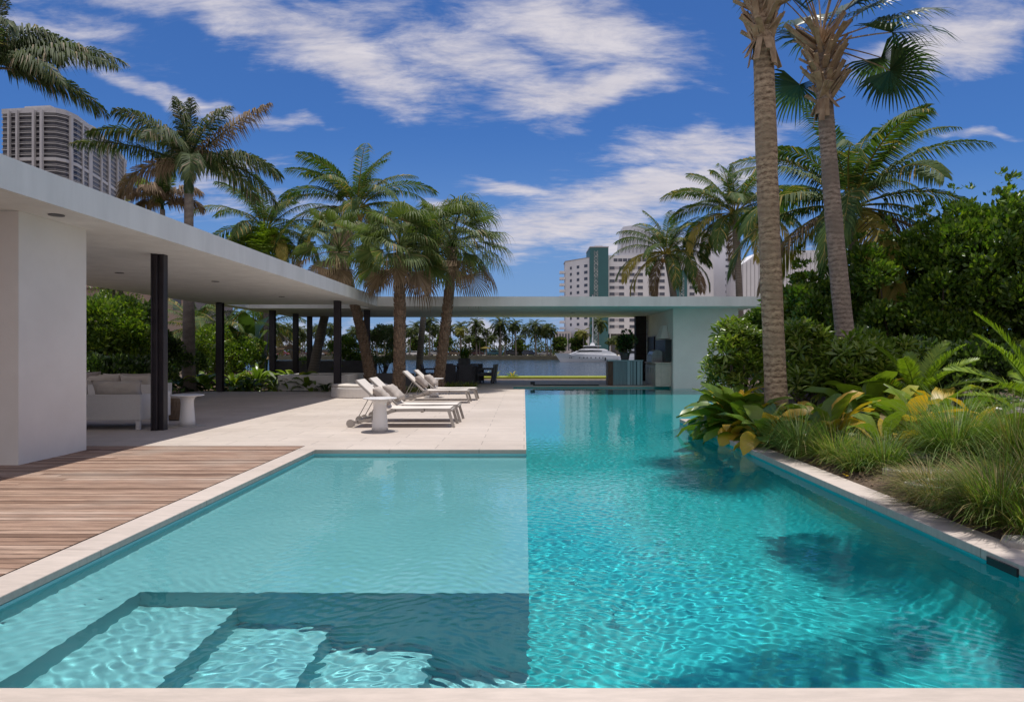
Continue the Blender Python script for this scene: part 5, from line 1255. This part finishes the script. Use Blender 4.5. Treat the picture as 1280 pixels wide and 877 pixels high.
for i in range(NS):
    for k in range(6):
        a = i * 6 + k; b = i * 6 + (k + 1) % 6; m.f.append((a, b, b + 6, a + 6)); m.m.append(0)
m.f.append(tuple(NS * 6 + k for k in range(6))); m.m.append(0); m.f.append(tuple(range(6))[::-1]); m.m.append(0)
m.build('hull', 'yacht_white', t, smooth=False)
def yb(P, w, name, mt_, par=t):
    n = len(P); q = MB(); q.add([(x, -w, z) for x, z in P] + [(x, w, z) for x, z in P], [tuple(range(n)), tuple(range(n, 2 * n))[::-1]] + [(i, i + n, (i + 1) % n + n, (i + 1) % n) for i in range(n)]); return q.build(name, mt_, par)
sc_ = LL / 16.0
S_ = lambda P: [(x * sc_, z) for x, z in P]
dk = yb(S_([(-4.6, 2.0), (-2.6, 2.9), (.5, 3.25), (4.4, 3.1), (6.4, 2.2), (6.6, 1.7), (-4, 1.7)]), 1.9, 'superstructure', 'yacht_white')
yb(S_([(-3.0, 2.62), (-1.9, 3.08), (.7, 3.14), (3.2, 3.02), (3.0, 2.74), (0, 2.66)]), 1.93, 'side_window', 'yacht_glass', dk)
fb = yb(S_([(-2.2, 3.2), (-.9, 3.62), (3.6, 3.55), (4.6, 3.15), (4, 3.0), (-1.5, 3.0)]), 1.6, 'flybridge', 'yacht_white')
yb(S_([(-1.0, 3.64), (-.4, 4.15), (1.9, 4.15), (2.0, 3.63)]), 1.3, 'windscreen', 'yacht_glass', fb)
yb(S_([(-1.1, 4.2), (-.6, 4.42), (2.9, 4.40), (3.0, 4.2)]), 1.6, 'hardtop', 'yacht_white', fb)
yb(S_([(.4, 4.42), (.8, 5.2), (1.3, 5.2), (1.6, 4.42)]), .5, 'radar_arch', 'yacht_white')
m = MB(); m.tube([(1.0 * sc_, 0, 5.2), (1.0 * sc_, 0, 6.6)], .05, 6); m.tube([(1.6 * sc_, 0, 4.4), (1.7 * sc_, 0, 6.0)], .04, 6); m.build('mast', 'yacht_white', t)
for x in (-4.5, -4.1, -2.2, -1.2, -.4, .5, 1.6, 2.5, 3.3):
    q = MB(); q.tube([(x * sc_, -2.32, 1.15), (x * sc_, -2.12, 1.15)], .15, 10); q.build('porthole', 'yacht_glass', t)
m = MB(); m.box(3.7 * sc_, 4.0 * sc_, -2.42, -2.30, .3, 1.2); m.build('fender', 'tyre', t, bevel=.08)
# second boat partly hidden
t = thing('small_boat', 'small white boat partly hidden behind the bar plant', 'boat', ((789 - CX) / F * 160, 160, -1.0))
m = MB(); m.prism([(-3, 0), (-2, -1.1), (3, -1.1), (3, 1.1), (-2, 1.1)], -.3, 1.3); m.build('hull', 'yacht_white', t); m = MB(); m.box(-.8, 2.0, -.9, .9, 1.302, 3.0); m.build('cabin', 'yacht_white', t); m = MB(); m.box(-.6, 1.8, -.93, .93, 2.0, 2.6); m.build('window', 'yacht_glass', t)

# hotel -----------------------------------------------------------------------
Yh = 300; K = Yh / F
hx = lambda px: (px - CX) * K
hz = lambda py: EYE + (CY - py) * K
t = thing('hotel', 'white hotel slab with teal stair stripes and rows of dark windows across the bay', 'hotel', (hx(760), Yh, 0))
def hb(name, px0, px1, y0, y1, pt, pb, mt_, par=None, zb=None):
    m = MB(); m.box(hx(px0) - hx(760), hx(px1) - hx(760), y0 - Yh, y1 - Yh, hz(pb) if zb is None else zb, hz(pt)); return m.build(name, mt_, par or t)
main = hb('main_block', 760.2, 892, 300, 318, 319, 417, 'hotel_white')
hb('ground_floor', 763, 890, 303, 317, 417.2, 440, 'grey_wall', zb=.2)
for x_ in (762, 778, 800, 822, 845, 868, 886): hb('pillar', x_, x_ + 1.5, 300.2, 301, 417.2, 440, 'hotel_white', zb=.2)
m = MB(); xa, xb = hx(712) - hx(760), hx(737) - hx(760)
m.prism([(xb - .05, .6), (xb - .05, 18), (xa * 1.06, 24), (xa * 1.06, 14)], .2, hz(322)); side = m.build('side_wing', 'hotel_white', t)
m = MB(); m.prism([(xb - .05, .4), (xb - .05, 18.2), (xa * 1.06 - .3, 24.2), (xa * 1.06 - .3, 13.8)], hz(322) + .02, hz(321)); m.build('cornice', 'hotel_sill', t)
def stripe(px0, px1, top, lat):
    o = hb('stair_tower', px0, px1, 298.5, 316, top, 440, 'hotel_teal', zb=.2)
    hb('coping_stone', px0 - .3, px1 + .3, 298.2, 316.2, top - 1.3, top - .02, 'hotel_sill', o)
    # pierced lattice panel
    m = MB(); a, b = hx(lat[0]) - hx(760), hx(lat[1]) - hx(760); z = .5; zt = hz(top + 4)
    m.box(a, a + .2, -1.72, -1.52, .3, zt); m.box(b - .2, b, -1.72, -1.52, .3, zt)
    while z < zt - 1.6:
        m.bar((a + .2, -1.6, z), (b - .2, -1.6, z + 1.5), .1, .26); m.bar((a + .2, -1.62, z + 1.5), (b - .2, -1.62, z), .1, .26); z += 1.5
    m.build('lattice', 'hotel_lattice', o)
stripe(737, 760, 310, (742, 747)); stripe(840, 858, 338, (848, 854))
wpro = None
def window(x0, x1, z0, z1, y, par, name='window'):
    m = MB(); m.box(x0, x1, y - .04, y - .005, z0, z1, 0); 
    m.box(x0 - .1, x1 + .1, y - .22, y - .045, z0 - .22, z0 - .02, 1); return m.build(name, ['hotel_window', 'hotel_sill'], par)
cols = [765, 777, 790, 800.5, 814.5, 827.7]; base_w = None
for r_ in range(10):
    py = 334.8 + 8.13 * r_
    for cx in cols + [865]:
        if base_w is None: base_w = window(-1.1, 1.1, -.65, .65, 0, t); w = base_w; w['label'] = 'dark window of the hotel front'; del w['label']
        else: w = base_w.copy(); COL.objects.link(w); w.parent = t
        w.location = (hx(cx) - hx(760), 0, hz(py))
for r_ in range(10):
    for a_, b_2 in ((765, 777), (790, 800.5), (814.5, 827.7)):
        m = MB(); m.box(hx(a_) + 1.12 - hx(760), hx(b_2) - 1.12 - hx(760), -.03, -.004, hz(334.8 + 8.13 * r_) - .62, hz(334.8 + 8.13 * r_) + .62); m.build('spandrel', 'hotel_sill', t)
bal = None
for r_ in range(10):
    py = 334.8 + 8.13 * r_
    # window strips on the slanting wing
    A = Vector((xb - .05, .6, 0)); B = Vector((xa * 1.06, 14, 0)); d = B - A
    ang = math.atan2(d.y, d.x)
    for f, w_ in ((.14, 2.2), (.46, 1.7), (.76, 1.3)):
        P = A + d * f; o = MB(); o.box(-w_ / 2, w_ / 2, .005, .06, -.65, .65, 0); q = o.build('window', 'hotel_window', t); q.location = (P.x, P.y, hz(py) + 1.2); q.rotation_euler = (0, 0, ang)
    o = MB(); P = A + d * 1.0; o.box(-2.6, .1, -1.8, 1.2, 0, .16); o.box(-2.6, .1, -1.8, -1.7, .16, 1.1); q = o.build('balcony', 'hotel_white', t); q.location = (P.x - .1, P.y + 1.5, hz(py) - .8)
m = MB(); m.box(hx(767) - hx(760), hx(838) - hx(760), -.05, -.005, hz(327), hz(323)); m.build('window_strip', 'hotel_window', t)
m = MB()
for i in range(12): m.box(hx(772 + i * 6) - hx(760), hx(772.6 + i * 6) - hx(760), -.09, -.055, hz(327), hz(323))
m.build('window_mullions', 'hotel_white', t)
hb('rooftop_hut', 744, 754, 302, 310, 306, 308.6, 'hotel_white'); 

# tall finned building behind
t2 = thing('finned_building', 'tall white building with slanting vertical fins behind the hotel', 'building', (hx(795), 360, 0)); K2 = 360 / F
gx_ = lambda px: (px - 795) * K2 + (795 - CX) * (K2 - K)
gz_ = lambda py: EYE + (CY - py) * K2
t2.location = ((795 - CX) * K2, 360, 0); lx = lambda px: (px - 795) * K2
m = MB(); P = [(772, 440), (772, 318), (777, 286), (790, 284), (808, 288), (818, 318), (818, 440)]
m.add([(lx(a), -6, gz_(b)) for a, b in P] + [(lx(a), 6, gz_(b)) for a, b in P], [tuple(range(7))[::-1], tuple(range(7, 14))] + [(i, (i + 1) % 7, (i + 1) % 7 + 7, i + 7) for i in range(7)]); m.build('tower', 'hotel_white', t2)
for i in range(9):
    m = MB(); a = 775 + i * 4.6; m.bar((lx(a), -6.3, gz_(318)), (lx(a + 2), -6.3, gz_(289 + abs(i - 3) * .8)), .35, .5); m.build('fin', 'hotel_sill', t2)
# right high-rise
t3 = thing('high_rise', 'tall white high-rise with a dark window strip right of the hotel', 'building', ((893 - CX) * .375, 320, 0)); K3 = .375
l3 = lambda px: (px - 893) * K3; z3 = lambda py: EYE + (CY - py) * K3
m = MB(); m.box(l3(870), l3(925), 0, 22, .2, z3(288)); m.build('tower', 'hotel_white', t3)
m = MB(); m.box(l3(871), l3(880), -.4, -.02, .2, z3(325)); m.build('balcony_stack', 'grey_wall', t3)
for i in range(26):
    z = 2 + i * 3.05
    if z + 1 > z3(290): break
    m = MB(); m.box(l3(871), l3(880), -.9, -.42, z, z + .9); m.build('balcony', 'hotel_white', t3)
m = MB(); m.box(l3(886), l3(887.6), -.06, -.005, 3, z3(292)); m.build('window_strip', 'hotel_window', t3)
for i in range(26):
    z = 2 + i * 3.0
    if z + 2 > z3(290): break
    m = MB(); m.box(l3(907), l3(916), -.05, -.005, z, z + 1.1); m.build('window', 'hotel_window', t3)
# right low pale building
t4 = thing('pale_building', 'pale building with ribbed walls seen right of the thick ringed trunk', 'building', ((950 - CX) * .34, 290, 0)); K4 = .34
l4 = lambda px: (px - 950) * K4; z4 = lambda py: EYE + (CY - py) * K4
m = MB(); P = [(925, 440), (925, 332), (950, 314), (1040, 312), (1040, 440)]
m.add([(l4(a), 0, z4(b)) for a, b in P] + [(l4(a), 20, z4(b)) for a, b in P], [tuple(range(5))[::-1], tuple(range(5, 10))] + [(i, (i + 1) % 5, (i + 1) % 5 + 5, i + 5) for i in range(5)]); m.build('block', 'hotel_white', t4)
for i in range(22):
    m = MB(); m.box(l4(928 + i * 5), l4(928.6 + i * 5), -.25, -.01, .3, z4(331 - min(i * 3, 15))); m.build('rib', 'hotel_sill', t4)
# low grey building left of the hotel
t5 = thing('low_building', 'low grey building between the far palms and the hotel', 'building', (hx(703), 300, 0))
m = MB(); m.box(hx(694) - hx(703), hx(714) - hx(703), 0, 12, .2, hz(414)); m.build('block', 'hotel_sill', t5)
for i in range(5):
    m = MB(); m.box(hx(695.5 + i * 3.6) - hx(703), hx(697.5 + i * 3.6) - hx(703), -.06, -.01, 2, hz(417)); m.build('window', 'hotel_window', t5)
# pink house behind the left garden
t6 = thing('pink_house', 'pinkish house with small dark windows glimpsed over the left bushes', 'house', (-34, 60, 0))
m = MB(); m.box(-7, 5, 0, 8, 0, 6.9); m.build('wall', 'pink_plaster', t6)
m = MB(); m.box(-7.4, 5.4, -.4, 8.4, 6.92, 7.25); m.build('roof', 'pink_plaster', t6)
for x in (-5.2, -3.9, -1.2, 1.5, 3.5):
    m = MB(); m.box(x - .35, x + .35, -.05, -.004, 5.0, 6.1); m.build('window', 'hotel_window', t6)

# left tower ------------------------------------------------------------------
t7 = thing('apartment_tower', 'very tall apartment tower with stacked curved balconies above the left roof', 'apartment tower', (-262, 384, 0))
fp = [(-32, 0), (-20, -1.5), (-8, -2.5), (0, -2), (3.2, 1.5), (4, 10), (-2, 40), (-12, 78), (-22, 104), (-60, 104), (-40, 40)]
def scale_poly(P, s): 
    cx_ = sum(p[0] for p in P) / len(P); cy_ = sum(p[1] for p in P) / len(P); return [(cx_ + (x - cx_) * s, cy_ + (y - cy_) * s) for x, y in P]
m = MB(); m.prism(scale_poly(fp, .982), .2, 135); m.build('tower_body', 'tower_glass', t7)
m = MB(); m.prism(fp, 0, .42); m.prism(scale_poly(fp, 1.002), 1.0, 1.12); s0 = m.build('balcony_slab', 'tower_slab', t7); s0.location = (0, 0, 4)
for k in range(1, 43):
    c = s0.copy(); COL.objects.link(c); c.parent = t7; c.location = (0, 0, 4 + k * 3.08)
m = MB(); m.prism(scale_poly(fp, 1.01), 108.4, 110.2); m.build('ring_beam', 'tower_slab', t7)
m = MB(); m.prism(scale_poly(fp, 1.0), 135.2, 138.0); m.build('roof_band', 'tower_slab', t7)
m = MB(); m.prism([(-22, 4), (-6, 2), (-4, 40), (-24, 44)], 138, 140.8); m.build('penthouse', 'tower_slab', t7)
for k, (x, y, w_) in enumerate(((-26.5, -1.6, 1.5), (-21.5, -2.2, 1.5), (-11.5, -3.2, 2.0), (-7.0, -3.4, 2.0), (4.0, 5.0, 2.6), (2.6, 17, 2.0), (.6, 27, 5.0), (-2.6, 43, 1.8), (-6.2, 57, 3.0), (-10.4, 73, 1.8), (-17, 92, 1.8))):
    m = MB(); m.box(x - .9, x + .6, y - w_ / 3, y + w_ / 3, 0, 136) if k > 3 else m.box(x - w_ / 3.4, x + w_ / 3.4, y - .9, y + .9, 0, 136.5); m.build('pier', 'tower_slab', t7)
